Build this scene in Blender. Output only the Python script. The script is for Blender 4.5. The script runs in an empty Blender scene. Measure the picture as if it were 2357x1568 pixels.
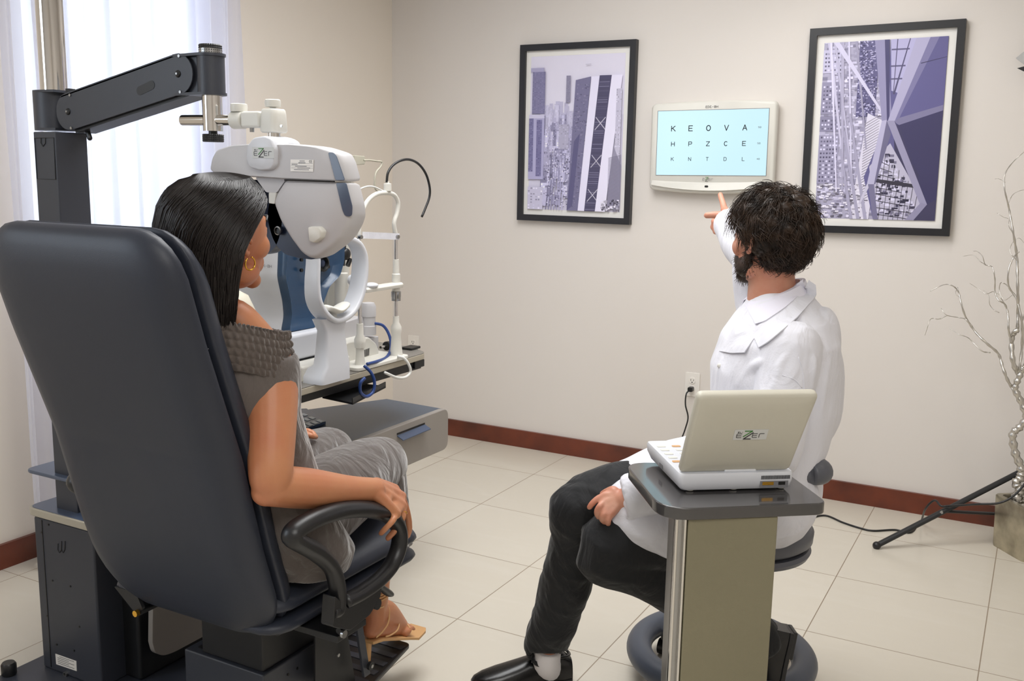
import bpy, bmesh, math, random
import numpy as np
from mathutils import Vector, Matrix, Quaternion, noise
from mathutils.bvhtree import BVHTree
random.seed(7); RS = np.random.RandomState(7)
S = bpy.context.scene
COL = S.collection
V = lambda *a: Vector(a)
# ------------------------------------------------------------------ camera
CAM = np.array([3.157, -4.4195, 1.423]); YAW, PITCH, ROLL, FPX = -0.4969, 0.1695, 0.0189, 2247.5
_f = np.array([math.sin(YAW)*math.cos(PITCH), math.cos(YAW)*math.cos(PITCH), -math.sin(PITCH)])
_r = np.cross(_f, [0, 0, 1.]); _r /= np.linalg.norm(_r); _u = np.cross(_r, _f)
_c, _s = math.cos(ROLL), math.sin(ROLL)
RX = _c*_r+_s*_u; UX = -_s*_r+_c*_u
cd = bpy.data.cameras.new('camera'); cam = bpy.data.objects.new('camera', cd); COL.objects.link(cam)
cd.sensor_width = 36; cd.lens = FPX/2357*36; cd.clip_start = .05
mw = Matrix.Identity(4)
for i in range(3):
    mw[i][0], mw[i][1], mw[i][2], mw[i][3] = RX[i], UX[i], -_f[i], CAM[i]
cam.matrix_world = mw; S.camera = cam
def ray(px, py): return _f + RX*((px-1178.5)/FPX) - UX*((py-784)/FPX)
def at(px, py, d): return Vector(CAM+ray(px, py)*d)
def onX(px, py, x): r = ray(px, py); return Vector(CAM+r*((x-CAM[0])/r[0]))
def onY(px, py, y): r = ray(px, py); return Vector(CAM+r*((y-CAM[1])/r[1]))
def onZ(px, py, z): r = ray(px, py); return Vector(CAM+r*((z-CAM[2])/r[2]))
# ------------------------------------------------------------------ view, world, lights
S.view_settings.view_transform = 'Standard'; S.view_settings.look = 'None'
S.view_settings.exposure = 0.54; S.view_settings.gamma = 1.0
S.cycles.use_denoising = True
S.cycles.max_bounces = 8; S.cycles.diffuse_bounces = 4; S.cycles.glossy_bounces = 3; S.cycles.transparent_max_bounces = 12
S.cycles.sample_clamp_indirect = 6
W = bpy.data.worlds.new('sky'); S.world = W; W.use_nodes = True
W.node_tree.nodes['Background'].inputs[0].default_value = (.80, .90, 1, 1)
W.node_tree.nodes['Background'].inputs[1].default_value = .75
def area(name, loc, size, power, color, target=None, rot=None, spread=None):
    l = bpy.data.lights.new(name, 'AREA'); l.shape = 'RECTANGLE'; l.size, l.size_y = size; l.energy = power; l.color = color
    if spread: l.spread = spread
    o = bpy.data.objects.new(name, l); COL.objects.link(o); o.location = loc
    if target is not None: o.rotation_euler = (Vector(target)-Vector(loc)).to_track_quat('-Z', 'Y').to_euler()
    return o
WARM = (1, .88, .74)
area('ceiling_panel_light', (1.9, -1.9, 2.66), (1.9, 1.5), 46, (1, 1, 1), (2.2, -1.9, 0))
area('ceiling_panel_light', (3.4, -4.4, 2.66), (1.6, 1.2), 26, (1, .985, .96), (3.4, -4.4, 0))
area('daylight_through_window', (-.45, -1.78, 1.6), (1.0, 1.7), 17, (.74, .85, 1), (2, -1.9, 1.2))
area('cool_side_fill', (.03, -4.7, 1.5), (1.3, 1.5), 24, (.74, .86, 1), (3, -4.2, 1.0))  # added cool fill for camera-facing surfaces; the wall has no window here
def spot(loc, tgt, power, angle, color=WARM, r=.05):
    l = bpy.data.lights.new('downlight', 'SPOT'); l.energy = power; l.spot_size = math.radians(angle); l.spot_blend = .8
    l.color = color; l.shadow_soft_size = r
    o = bpy.data.objects.new('downlight', l); COL.objects.link(o); o.location = loc
    o.rotation_euler = (Vector(tgt)-Vector(loc)).to_track_quat('-Z', 'Y').to_euler()
spot((2.5, -.75, 2.66), (2.5, -.35, 0), 12, 120, (1, .97, .94))
spot((4.0, -1.6, 2.66), (2.9, -1.5, 0), 9, 120)
# ------------------------------------------------------------------ materials
def lin(c): return tuple(((x/12.92) if x <= .04045 else ((x+.055)/1.055)**2.4) for x in [v/255 for v in c])
def mat(name, rgb, rough=.5, metal=0, bump=0, bscale=200, var=0, vscale=8, var2=None, spec=.5, sheen=0, coat=0, sss=0, emit=0, crease=0, cscale=9):
    m = bpy.data.materials.new(name); m.use_nodes = True; nt = m.node_tree; N = nt.nodes; b = N['Principled BSDF']
    c = lin(rgb); b.inputs['Base Color'].default_value = (*c, 1)
    b.inputs['Roughness'].default_value = rough; b.inputs['Metallic'].default_value = metal
    b.inputs['Specular IOR Level'].default_value = spec
    if sheen: b.inputs['Sheen Weight'].default_value = sheen; b.inputs['Sheen Roughness'].default_value = .4
    if coat: b.inputs['Coat Weight'].default_value = coat; b.inputs['Coat Roughness'].default_value = .12
    if sss: b.inputs['Subsurface Weight'].default_value = sss; b.inputs['Subsurface Radius'].default_value = (.012, .005, .003); b.inputs['Subsurface Scale'].default_value = 1
    if emit: b.inputs['Emission Color'].default_value = (*c, 1); b.inputs['Emission Strength'].default_value = emit
    tc = N.new('ShaderNodeTexCoord')
    if var:
        n = N.new('ShaderNodeTexNoise'); n.inputs['Scale'].default_value = vscale; n.inputs['Detail'].default_value = 6
        nt.links.new(tc.outputs['Object'], n.inputs['Vector'])
        mx = N.new('ShaderNodeMix'); mx.data_type = 'RGBA'
        d = lin(var2) if var2 else tuple(x*(1-var) for x in c)
        mx.inputs[6].default_value = (*c, 1); mx.inputs[7].default_value = (*d, 1)
        rr = N.new('ShaderNodeMapRange'); rr.inputs[1].default_value = .35; rr.inputs[2].default_value = .7
        nt.links.new(n.outputs[0], rr.inputs[0]); nt.links.new(rr.outputs[0], mx.inputs[0]); nt.links.new(mx.outputs[2], b.inputs['Base Color'])
    if bump:
        n = N.new('ShaderNodeTexNoise'); n.inputs['Scale'].default_value = bscale; n.inputs['Detail'].default_value = 4
        nt.links.new(tc.outputs['Object'], n.inputs['Vector'])
        bp = N.new('ShaderNodeBump'); bp.inputs['Strength'].default_value = bump; bp.inputs['Distance'].default_value = .002
        nt.links.new(n.outputs[0], bp.inputs['Height']); nt.links.new(bp.outputs[0], b.inputs['Normal'])
        if crease:
            n2 = N.new('ShaderNodeTexNoise'); n2.inputs['Scale'].default_value = cscale; n2.inputs['Detail'].default_value = 3; n2.inputs['Distortion'].default_value = 1.6; n2.inputs['Roughness'].default_value = .45
            mp_ = N.new('ShaderNodeMapping'); mp_.inputs['Scale'].default_value = (1, 1, .55); mp_.inputs['Rotation'].default_value = (.3, .5, .2)
            nt.links.new(tc.outputs['Object'], mp_.inputs[0]); nt.links.new(mp_.outputs[0], n2.inputs['Vector'])
            b2 = N.new('ShaderNodeBump'); b2.inputs['Strength'].default_value = crease; b2.inputs['Distance'].default_value = .03
            nt.links.new(n2.outputs[0], b2.inputs['Height']); nt.links.new(b2.outputs[0], bp.inputs['Normal'])
    return m
M = {}
def ma(k, *a, **kw): M[k] = mat(k.replace('_', ' '), *a, **kw)
ma('wall', (224, 218, 212), .85, bump=.12, bscale=60)
ma('wall_warm_lightened', (238, 229, 217), .85, bump=.12, bscale=60)  # window wall tone, base lightened in place of more light falling on it
ma('ceiling', (240, 238, 234), .9)
ma('baseboard', (112, 48, 24), .35, var=.4, vscale=6, var2=(78, 30, 14), coat=.3)
ma('frame_black', (26, 26, 30), .38)
ma('mat_board', (236, 234, 230), .8)
ma('plastic_white', (222, 220, 212), .42)
ma('plastic_cool', (214, 216, 222), .38)
ma('plastic_grey', (196, 194, 196), .45, bump=.1, bscale=900)
ma('plastic_beige', (214, 208, 190), .45)
ma('outlet_white', (236, 232, 226), .35)
ma('blue_face', (34, 66, 98), .3, coat=.3)
ma('navy', (34, 46, 72), .35)
ma('slate', (74, 86, 108), .3, coat=.2)
ma('vinyl', (42, 46, 57), .44, bump=.15, bscale=700, spec=.4)
ma('vinyl_seam', (150, 150, 150), .6)
ma('metal_dark', (54, 57, 66), .42, bump=.12, bscale=900)
ma('metal_black', (24, 25, 28), .45, bump=.1, bscale=700)
ma('rubber', (26, 26, 28), .36, bump=.1, bscale=500)
ma('black', (12, 12, 13), .4)
ma('chrome', (215, 212, 208), .1, metal=1)
ma('steel', (170, 170, 170), .28, metal=1)
ma('gold', (222, 172, 70), .15, metal=1)
ma('table_grey', (120, 116, 110), .35, bump=.05)
ma('table_edge', (176, 168, 152), .5)
ma('drawer_front', (150, 144, 138), .5, bump=.25, bscale=800)
ma('desk_blue', (72, 84, 100), .35, bump=.1, bscale=600)
ma('desk_paint', (130, 124, 100), .5, bump=.2, bscale=700, var=.1, vscale=3)
ma('desk_top', (66, 64, 64), .1, coat=.6)
ma('console', (206, 203, 188), .4)
ma('console_lid', (198, 194, 180), .42, bump=.08, bscale=600)
ma('sticker', (205, 206, 204), .4)
ma('green', (60, 130, 50), .4)
ma('ink', (44, 44, 46), .5)
ma('ink_grey', (120, 120, 124), .5)
ma('cable_blue', (36, 66, 130), .35)
ma('cable_white', (226, 226, 222), .4)
ma('cable_grey', (180, 176, 160), .45)
ma('cable_dark', (60, 58, 54), .45)
ma('key_blue', (40, 62, 92), .3)
ma('keycap', (200, 206, 206), .4)
ma('skin_w', (190, 130, 92), .42, bump=.06, bscale=400, sss=.12, var=.12, vscale=9, var2=(182, 112, 80))
ma('skin_m', (204, 150, 126), .45, bump=.1, bscale=350, sss=.12, var=.12, vscale=14, var2=(190, 118, 92))
ma('nail', (226, 176, 158), .25, coat=.4)
ma('hair_w', (22, 15, 13), .36, spec=.42)
ma('hair_m', (30, 20, 13), .42, spec=.45, var=.5, vscale=30, var2=(62, 42, 26))
ma('knit', (92, 82, 76), .85, sheen=.5, bump=.4, bscale=500, var=.15, vscale=5)
ma('velour', (96, 88, 84), .85, sheen=.7, crease=.5, cscale=14, bump=.3, bscale=600, var=.18, vscale=4)
ma('coat', (224, 224, 232), .8, crease=.45, cscale=9, bump=.25, bscale=260, sheen=.2)
ma('shirt', (226, 224, 236), .75, bump=.15, bscale=500)
ma('trouser', (12, 14, 18), .8, crease=.5, cscale=11, bump=.3, bscale=500, sheen=.15)
ma('leather', (16, 16, 17), .25, bump=.1, bscale=200)
ma('sock', (226, 222, 224), .9, bump=.5, bscale=600)
ma('sandal', (206, 160, 108), .5)
ma('stool_grey', (88, 90, 98), .42, bump=.12, bscale=500)
ma('stool_base', (74, 80, 92), .4, bump=.08, bscale=600)
ma('silver', (205, 202, 196), .28, metal=1, bump=.5, bscale=60)
ma('pot', (196, 188, 166), .34, metal=.75, bump=.5, bscale=40, var=.3, vscale=9, var2=(120, 112, 96))
ma('eye_white', (225, 220, 215), .2); ma('iris', (50, 32, 20), .2); ma('lip', (178, 96, 84), .4)
# sheer curtain: part translucent, part open weave
m = bpy.data.materials.new('sheer curtain'); m.use_nodes = True; nt = m.node_tree; N = nt.nodes
for n in list(N):
    if n.type != 'OUTPUT_MATERIAL': N.remove(n)
out = [n for n in N if n.type == 'OUTPUT_MATERIAL'][0]
tr = N.new('ShaderNodeBsdfTranslucent'); tr.inputs[0].default_value = (.86, .88, .96, 1)
df = N.new('ShaderNodeBsdfDiffuse'); df.inputs[0].default_value = (.86, .84, .9, 1)
tp = N.new('ShaderNodeBsdfTransparent')
a1 = N.new('ShaderNodeMixShader'); a1.inputs[0].default_value = .45; a2 = N.new('ShaderNodeMixShader'); a2.inputs[0].default_value = .10
nt.links.new(tr.outputs[0], a1.inputs[1]); nt.links.new(df.outputs[0], a1.inputs[2]); nt.links.new(a1.outputs[0], a2.inputs[1]); nt.links.new(tp.outputs[0], a2.inputs[2]); nt.links.new(a2.outputs[0], out.inputs[0])
M['curtain'] = m
# glass
m = bpy.data.materials.new('window glass'); m.use_nodes = True; nt = m.node_tree; b = nt.nodes['Principled BSDF']
b.inputs['Transmission Weight'].default_value = 1; b.inputs['Roughness'].default_value = 0; b.inputs['IOR'].default_value = 1.05
M['glass'] = m
# screen
m = bpy.data.materials.new('lit screen'); m.use_nodes = True; nt = m.node_tree; b = nt.nodes['Principled BSDF']
b.inputs['Base Color'].default_value = (.02, .02, .02, 1); b.inputs['Roughness'].default_value = .2
b.inputs['Emission Color'].default_value = (*lin((206, 243, 254)), 1); b.inputs['Emission Strength'].default_value = .68
M['screen'] = m
# floor tiles
m = bpy.data.materials.new('polished stone tile'); m.use_nodes = True; nt = m.node_tree; N = nt.nodes; L = nt.links; b = N['Principled BSDF']
tc = N.new('ShaderNodeTexCoord'); sx = N.new('ShaderNodeSeparateXYZ'); L.new(tc.outputs['Object'], sx.inputs[0])
def mth(op, a, bb=None):
    n = N.new('ShaderNodeMath'); n.operation = op
    for i, q in enumerate((a, bb)):
        if q is None: continue
        if isinstance(q, (int, float)): n.inputs[i].default_value = q
        else: L.new(q, n.inputs[i])
    return n.outputs[0]
T = .5
ux = mth('DIVIDE', mth('SUBTRACT', sx.outputs[0], 1.1063), T); uy = mth('DIVIDE', mth('ADD', sx.outputs[1], .395), T)
def edge(u): f = mth('FRACT', u); return mth('MINIMUM', f, mth('SUBTRACT', 1, f))
g = mth('LESS_THAN', mth('MINIMUM', edge(ux), edge(uy)), .0035)
cx = N.new('ShaderNodeCombineXYZ'); L.new(mth('FLOOR', ux), cx.inputs[0]); L.new(mth('FLOOR', uy), cx.inputs[1])
wn = N.new('ShaderNodeTexWhiteNoise'); L.new(cx.outputs[0], wn.inputs[0])
nz = N.new('ShaderNodeTexNoise'); nz.inputs['Scale'].default_value = 3.2; nz.inputs['Detail'].default_value = 8; nz.inputs['Distortion'].default_value = 1.2
mp = N.new('ShaderNodeMapping'); mp.inputs['Scale'].default_value = (1, 3.2, 1); L.new(tc.outputs['Object'], mp.inputs[0]); L.new(mp.outputs[0], nz.inputs['Vector'])
mx = N.new('ShaderNodeMix'); mx.data_type = 'RGBA'; L.new(mth('MULTIPLY_ADD', nz.outputs[0], 1.0), mx.inputs[0])
mx.inputs[6].default_value = (*lin((222, 217, 206)), 1); mx.inputs[7].default_value = (*lin((214, 207, 193)), 1)
mv = N.new('ShaderNodeMix'); mv.data_type = 'RGBA'; mv.blend_type = 'MULTIPLY'; mv.inputs[0].default_value = 1
L.new(mx.outputs[2], mv.inputs[6]); tv = mth('MULTIPLY_ADD', wn.outputs[0], .04); tv.node.inputs[2].default_value = .96
cc = N.new('ShaderNodeCombineColor'); [L.new(tv, cc.inputs[i]) for i in range(3)]; L.new(cc.outputs[0], mv.inputs[7])
mg = N.new('ShaderNodeMix'); mg.data_type = 'RGBA'; L.new(g, mg.inputs[0]); L.new(mv.outputs[2], mg.inputs[6]); mg.inputs[7].default_value = (*lin((150, 136, 118)), 1)
L.new(mg.outputs[2], b.inputs['Base Color']); b.inputs['Roughness'].default_value = .22
rg = mth('MULTIPLY_ADD', g, .5); rg.node.inputs[2].default_value = .22; L.new(rg, b.inputs['Roughness'])
M['floor'] = m
# printed picture: colours carried by the print's own mesh
m = bpy.data.materials.new('printed photo paper'); m.use_nodes = True; nt = m.node_tree; at_ = nt.nodes.new('ShaderNodeVertexColor'); at_.layer_name = 'Col'
nt.links.new(at_.outputs[0], nt.nodes['Principled BSDF'].inputs['Base Color']); nt.nodes['Principled BSDF'].inputs['Roughness'].default_value = .5
nt.nodes['Principled BSDF'].inputs['Coat Weight'].default_value = .12; M['print'] = m
# ------------------------------------------------------------------ mesh helpers
def frame_of(d, up=None):
    d = Vector(d).normalized(); up = Vector(up) if up is not None else (V(0, 0, 1) if abs(d.z) < .95 else V(1, 0, 0))
    x = up.cross(d).normalized(); y = d.cross(x).normalized(); return x, y, d
def cr(pts, n):
    """smooth curve through points (each may carry extra numbers)"""
    P = [np.array(p, float) for p in pts]; P = [2*P[0]-P[1]]+P+[2*P[-1]-P[-2]]; o = []
    for i in range(1, len(P)-2):
        a, b_, c, d = P[i-1:i+3]
        for k in range(n):
            t = k/n; o.append(.5*((2*b_)+(-a+c)*t+(2*a-5*b_+4*c-d)*t*t+(-a+3*b_-3*c+d)*t**3))
    o.append(P[-2]); return o
class MB:
    def __init__(s): s.v = []; s.f = []
    def add(s, vs, fs):
        b_ = len(s.v); s.v += [tuple(p) for p in vs]; s.f += [tuple(i+b_ for i in f) for f in fs]; return s
    def box(s, c, size, R=None):
        hx, hy, hz = [q/2 for q in size]; R = R or Matrix.Identity(3)
        vs = [Vector(c)+R@V(x*hx, y*hy, z*hz) for x in (-1, 1) for y in (-1, 1) for z in (-1, 1)]
        return s.add(vs, [(0, 1, 3, 2), (4, 6, 7, 5), (0, 4, 5, 1), (2, 3, 7, 6), (0, 2, 6, 4), (1, 5, 7, 3)])
    def bx(s, x0, x1, y0, y1, z0, z1): return s.box(((x0+x1)/2, (y0+y1)/2, (z0+z1)/2), (abs(x1-x0), abs(y1-y0), abs(z1-z0)))
    def prism(s, pts, d):
        """closed 3-D polygon pushed along vector d"""
        n = len(pts); pts = [Vector(p) for p in pts]; d = Vector(d)
        vs = pts+[p+d for p in pts]
        nr = sum(((pts[i]-pts[0]).cross(pts[(i+1) % n]-pts[0]) for i in range(1, n)), V(0, 0, 0))
        fs = [tuple(range(n)), tuple(range(2*n-1, n-1, -1))]+[(i, i+n, (i+1) % n+n, (i+1) % n) for i in range(n)]
        if nr.dot(d) > 0: fs = [tuple(reversed(f)) for f in fs]
        return s.add(vs, fs)
    def loft(s, rings, cap=True, close=True):
        n = len(rings[0]); m_ = len(rings); vs = [p for r in rings for p in r]; fs = []
        for i in range(m_-1):
            for j in range(n if close else n-1):
                k = (j+1) % n; fs.append((i*n+j, i*n+k, (i+1)*n+k, (i+1)*n+j))
        if cap and close: fs.append(tuple(range(n-1, -1, -1))); fs.append(tuple((m_-1)*n+j for j in range(n)))
        return s.add(vs, fs)
    def tube(s, pts, r, n=12, flat=1, up=None, smooth=0, round_ends=False, cap=True):
        if not hasattr(r, '__len__'): r = [r]*len(pts)
        if smooth:
            q = cr([(*p, rr) for p, rr in zip(pts, r)], smooth); pts = [Vector(a[:3]) for a in q]; r = [max(a[3], 1e-4) for a in q]
        pts = [Vector(p) for p in pts]
        if round_ends:
            a, b_ = pts[0], pts[-1]; d0 = (pts[0]-pts[1]).normalized(); d1 = (pts[-1]-pts[-2]).normalized()
            A = [(a+d0*r[0]*math.sin(t), r[0]*math.cos(t)) for t in (1.45, 1.1, .75, .4)]; B = [(b_+d1*r[-1]*math.sin(t), r[-1]*math.cos(t)) for t in (.4, .75, 1.1, 1.45)]
            pts = [x[0] for x in A]+pts+[x[0] for x in B]; r = [x[1] for x in A]+list(r)+[x[1] for x in B]
        rings = []; x = None
        for i, p in enumerate(pts):
            d = (pts[min(i+1, len(pts)-1)]-pts[max(i-1, 0)]).normalized()
            if x is None: x, y, _ = frame_of(d, up)
            else:
                x = x-d*x.dot(d)
                x = x.normalized() if x.length > 1e-6 else frame_of(d)[0]
                y = d.cross(x)
            rings.append([p+x*(r[i]*math.cos(2*math.pi*k/n))+y*(r[i]*flat*math.sin(2*math.pi*k/n)) for k in range(n)])
        return s.loft(rings, cap)
    def cyl(s, a, b_, r, r2=None, n=24): return s.tube([a, b_], [r, r if r2 is None else r2], n)
    def lathe(s, prof, o=(0, 0, 0), ax=(0, 0, 1), n=40, up=None):
        x, y, d = frame_of(ax, up if up is not None else ((1, 0, 0) if abs(Vector(ax).normalized().z) > .9 else None)); o = Vector(o)
        return s.loft([[o+d*z+x*(r*math.cos(2*math.pi*k/n))+y*(r*math.sin(2*math.pi*k/n)) for k in range(n)] for r, z in prof])
    def ell(s, c, r, R=None, n=20, m_=12):
        R = R or Matrix.Identity(3); c = Vector(c)
        rings = []
        for i in range(m_+1):
            t = math.pi*(.02+.96*i/m_)-math.pi/2
            rings.append([c+R@V(r[0]*math.cos(t)*math.cos(2*math.pi*k/n), r[1]*math.cos(t)*math.sin(2*math.pi*k/n), r[2]*math.sin(t)) for k in range(n)])
        return s.loft(rings)
    def mesh(s, name):
        me = bpy.data.meshes.new(name); me.from_pydata([tuple(p) for p in s.v], [], s.f); me.update(); return me
    def build(s, name, mt, parent=None, smooth=35, bevel=0, seg=3, sub=0, origin=None):
        me = s.mesh(name)
        if isinstance(mt, str): mt = M[mt]
        me.materials.append(mt)
        if smooth:
            me.polygons.foreach_set('use_smooth', [True]*len(me.polygons))
            if smooth < 180: me.set_sharp_from_angle(angle=math.radians(smooth))
        o = bpy.data.objects.new(name, me); COL.objects.link(o)
        if bevel:
            b_ = o.modifiers.new('b', 'BEVEL'); b_.width = bevel; b_.segments = seg; b_.limit_method = 'ANGLE'; b_.angle_limit = math.radians(40); b_.harden_normals = False
            me.polygons.foreach_set('use_smooth', [True]*len(me.polygons))
            me.set_sharp_from_angle(angle=math.radians(180)) if False else None
            w_ = o.modifiers.new('w', 'WEIGHTED_NORMAL'); w_.keep_sharp = False
            for e_ in me.edges: e_.use_edge_sharp = False
        if sub: q = o.modifiers.new('s', 'SUBSURF'); q.levels = q.render_levels = sub
        if origin is not None:
            o.location = origin; me.transform(Matrix.Translation(-Vector(origin)))
        if parent:
            o.parent = parent; 
            root = parent; off = V(0, 0, 0)
            while root: off += root.location; root = root.parent
            if origin is None: me.transform(Matrix.Translation(-off))
            else: o.location = Vector(origin)-off
        return o
def tag(o, label=None, cat=None, group=None, kind=None):
    if label: o['label'] = label
    if cat: o['category'] = cat
    if group: o['group'] = group
    if kind: o['kind'] = kind
    return o
def thing(name, label, cat, loc=(0, 0, 0), group=None):
    o = bpy.data.objects.new(name, None); COL.objects.link(o); o.location = loc; o.empty_display_size = .1
    return tag(o, label, cat, group)
def merge(name, mbs, mt, parent, voxel=.004, smooth=6, disp=None, post=None):
    """pieces grown into one continuous skin"""
    me = mbs.mesh(name); o = bpy.data.objects.new(name, me); COL.objects.link(o)
    r = o.modifiers.new('r', 'REMESH'); r.mode = 'VOXEL'; r.voxel_size = voxel; r.use_smooth_shade = True
    if smooth: q = o.modifiers.new('s', 'SMOOTH'); q.factor = .5; q.iterations = smooth
    dg = bpy.context.evaluated_depsgraph_get(); nm = bpy.data.meshes.new_from_object(o.evaluated_get(dg))
    bpy.data.objects.remove(o); nm.name = name
    if disp:
        n = len(nm.vertices); co = np.empty(n*3); nm.vertices.foreach_get('co', co); no = np.empty(n*3); nm.vertices.foreach_get('normal', no)
        co = co.reshape(-1, 3); no = no.reshape(-1, 3); h = disp(co, no); co = co+no*h[:, None]; nm.vertices.foreach_set('co', co.ravel())
    if post: post(nm)
    nm.materials.clear(); nm.materials.append(M[mt]); nm.update()
    nm.polygons.foreach_set('use_smooth', [True]*len(nm.polygons))
    o = bpy.data.objects.new(name, nm); COL.objects.link(o)
    off = V(0, 0, 0); p = parent
    while p: off += p.location; p = p.parent
    nm.transform(Matrix.Translation(-off)); o.parent = parent
    return o
def rrect(w, h, r, n=6):
    o = []
    for cx_, cy_, a0 in ((w/2-r, h/2-r, 0), (-w/2+r, h/2-r, 90), (-w/2+r, -h/2+r, 180), (w/2-r, -h/2+r, 270)):
        for k in range(n+1): a = math.radians(a0+90*k/n); o.append((cx_+r*math.cos(a), cy_+r*math.sin(a)))
    return o
def fillet(pts, rs, n=5):
    o = []; N_ = len(pts); pts = [Vector(p) for p in pts]
    if not hasattr(rs, '__len__'): rs = [rs]*N_
    for i, p in enumerate(pts):
        r = rs[i]
        if r <= 0: o.append(p); continue
        a = (pts[i-1]-p); b_ = (pts[(i+1) % N_]-p); r = min(r, a.length*.49, b_.length*.49); a = p+a.normalized()*r; b_ = p+b_.normalized()*r
        for k in range(n+1): t = k/n; o.append(a*(1-t)**2+p*2*t*(1-t)+b_*t*t)
    return o
# ------------------------------------------------------------------ stroke lettering
GL = {'K': [[(0, 0), (0, 1)], [(.8, 1), (0, .42)], [(.25, .6), (.85, 0)]], 'E': [[(.8, 1), (0, 1), (0, 0), (.8, 0)], [(0, .5), (.7, .5)]],
 'O': 'O', 'V': [[(0, 1), (.42, 0), (.84, 1)]], 'A': [[(0, 0), (.42, 1), (.84, 0)], [(.16, .34), (.68, .34)]], 'H': [[(0, 0), (0, 1)], [(.85, 0), (.85, 1)], [(0, .5), (.85, .5)]],
 'P': [[(0, 0), (0, 1), (.6, 1), (.8, .88), (.8, .58), (.6, .45), (0, .45)]], 'Z': [[(0, 1), (.85, 1), (0, 0), (.85, 0)]], 'C': 'C', 'N': [[(0, 0), (0, 1), (.8, 0), (.8, 1)]],
 'T': [[(0, 1), (.8, 1)], [(.4, 1), (.4, 0)]], 'D': [[(0, 0), (0, 1), (.45, 1), (.78, .75), (.78, .25), (.45, 0), (0, 0)]], 'L': [[(0, 1), (0, 0), (.7, 0)]],
 'R': [[(0, 0), (0, 1), (.7, 1), (.8, .85), (.8, .6), (.7, .48), (0, .48)], [(.4, .48), (.8, 0)]], '-': [[(.1, .5), (.6, .5)]], '8': [[(.05, .5), (.05, 1), (.75, 1), (.75, .5), (.05, .5), (0, .3), (0, 0), (.8, 0), (.8, .5)]],
 'I': [[(.1, 0), (.1, 1)]], 'r': [[(0, 0), (0, .8), (.1, 1), (.8, 1)]], 'e': [[(.8, 1), (.1, 1), (0, .85), (0, .15), (.1, 0), (.8, 0)], [(0, .5), (.75, .5)]],
 '5': [[(.7, 1), (0, 1), (0, .55), (.7, .55), (.7, 0), (0, 0)]], '0': 'O', '4': [[(.6, 0), (.6, 1), (0, .35), (.8, .35)]], '.': [[(.1, 0), (.2, 0)]]}
def strokes(mb, segs, O, X, Y, w, h, t, dn):
    for sg in segs:
        P_ = [Vector(O)+X*(p[0]*w)+Y*(p[1]*h)+dn for p in sg]
        for a, b_ in zip(P_, P_[1:]):
            d = (b_-a).normalized(); nn = X.cross(Y).normalized(); sd = nn.cross(d)*t/2; a2 = a-d*t*.35; b2 = b_+d*t*.35
            mb.prism([a2+sd, a2-sd, b2-sd, b2+sd], nn*.0003)
def text(mb, s_, O, X, Y, h, t, adv=1.15, w=None, dn=V(0, 0, 0)):
    X = Vector(X).normalized(); Y = Vector(Y).normalized(); w = w or h*.95; O = Vector(O)
    for i, ch in enumerate(s_):
        if ch != ' ':
            g_ = GL[ch]
            if g_ == 'O': g_ = [[(.42+.42*math.cos(a), .5+.5*math.sin(a)) for a in [k*math.pi/10 for k in range(21)]]]
            if g_ == 'C': g_ = [[(.42+.42*math.cos(a), .5+.5*math.sin(a)) for a in [.8+k*(2*math.pi-1.6)/14 for k in range(15)]]]
            strokes(mb, g_, O+X*(i*w*adv), X, Y, w, h, t, dn)
def logo(parent, O, X, Y, w, sticker=True, ink='ink', backing=None):
    """letters e Z e r with the tall green and black Z, small e l i above; O = lower left corner"""
    X = Vector(X).normalized(); Y = Vector(Y).normalized(); nn = X.cross(Y); O = Vector(O); h = w*.38
    dn = nn*.0006
    if sticker:
        s_ = MB().prism([O, O+X*w, O+X*w+Y*h, O+Y*h], nn*.0004).build('sticker', backing or 'sticker', parent)
    a = MB(); u = w/100
    text(a, 'e', O+X*(9*u)+Y*(9*u), X, Y, 14*u, 1.8*u, w=18*u, dn=dn); text(a, 'e', O+X*(56*u)+Y*(9*u), X, Y, 14*u, 1.8*u, w=17*u, dn=dn); text(a, 'r', O+X*(76*u)+Y*(9*u), X, Y, 14*u, 1.8*u, w=17*u, dn=dn)
    text(a, 'ELI', O+X*(11*u)+Y*(27*u), X, Y, 3.4*u, .8*u, w=4.4*u, adv=1.4, dn=dn)
    a.build('lettering', ink, parent, smooth=0)
    b_ = MB(); strokes(b_, [[(.12, 1), (.95, 1), (.05, .28)]], O+X*(28*u)+Y*(5*u), X, Y, 26*u, 28*u, 3*u, dn*1.3); b_.build('green_letter_stroke', 'green', parent, smooth=0)
    c = MB(); strokes(c, [[(.95, .82), (.02, 0), (.8, 0)]], O+X*(31*u)+Y*(4*u), X, Y, 26*u, 28*u, 3*u, dn*1.5); c.build('dark_letter_stroke', 'ink', parent, smooth=0)

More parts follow.
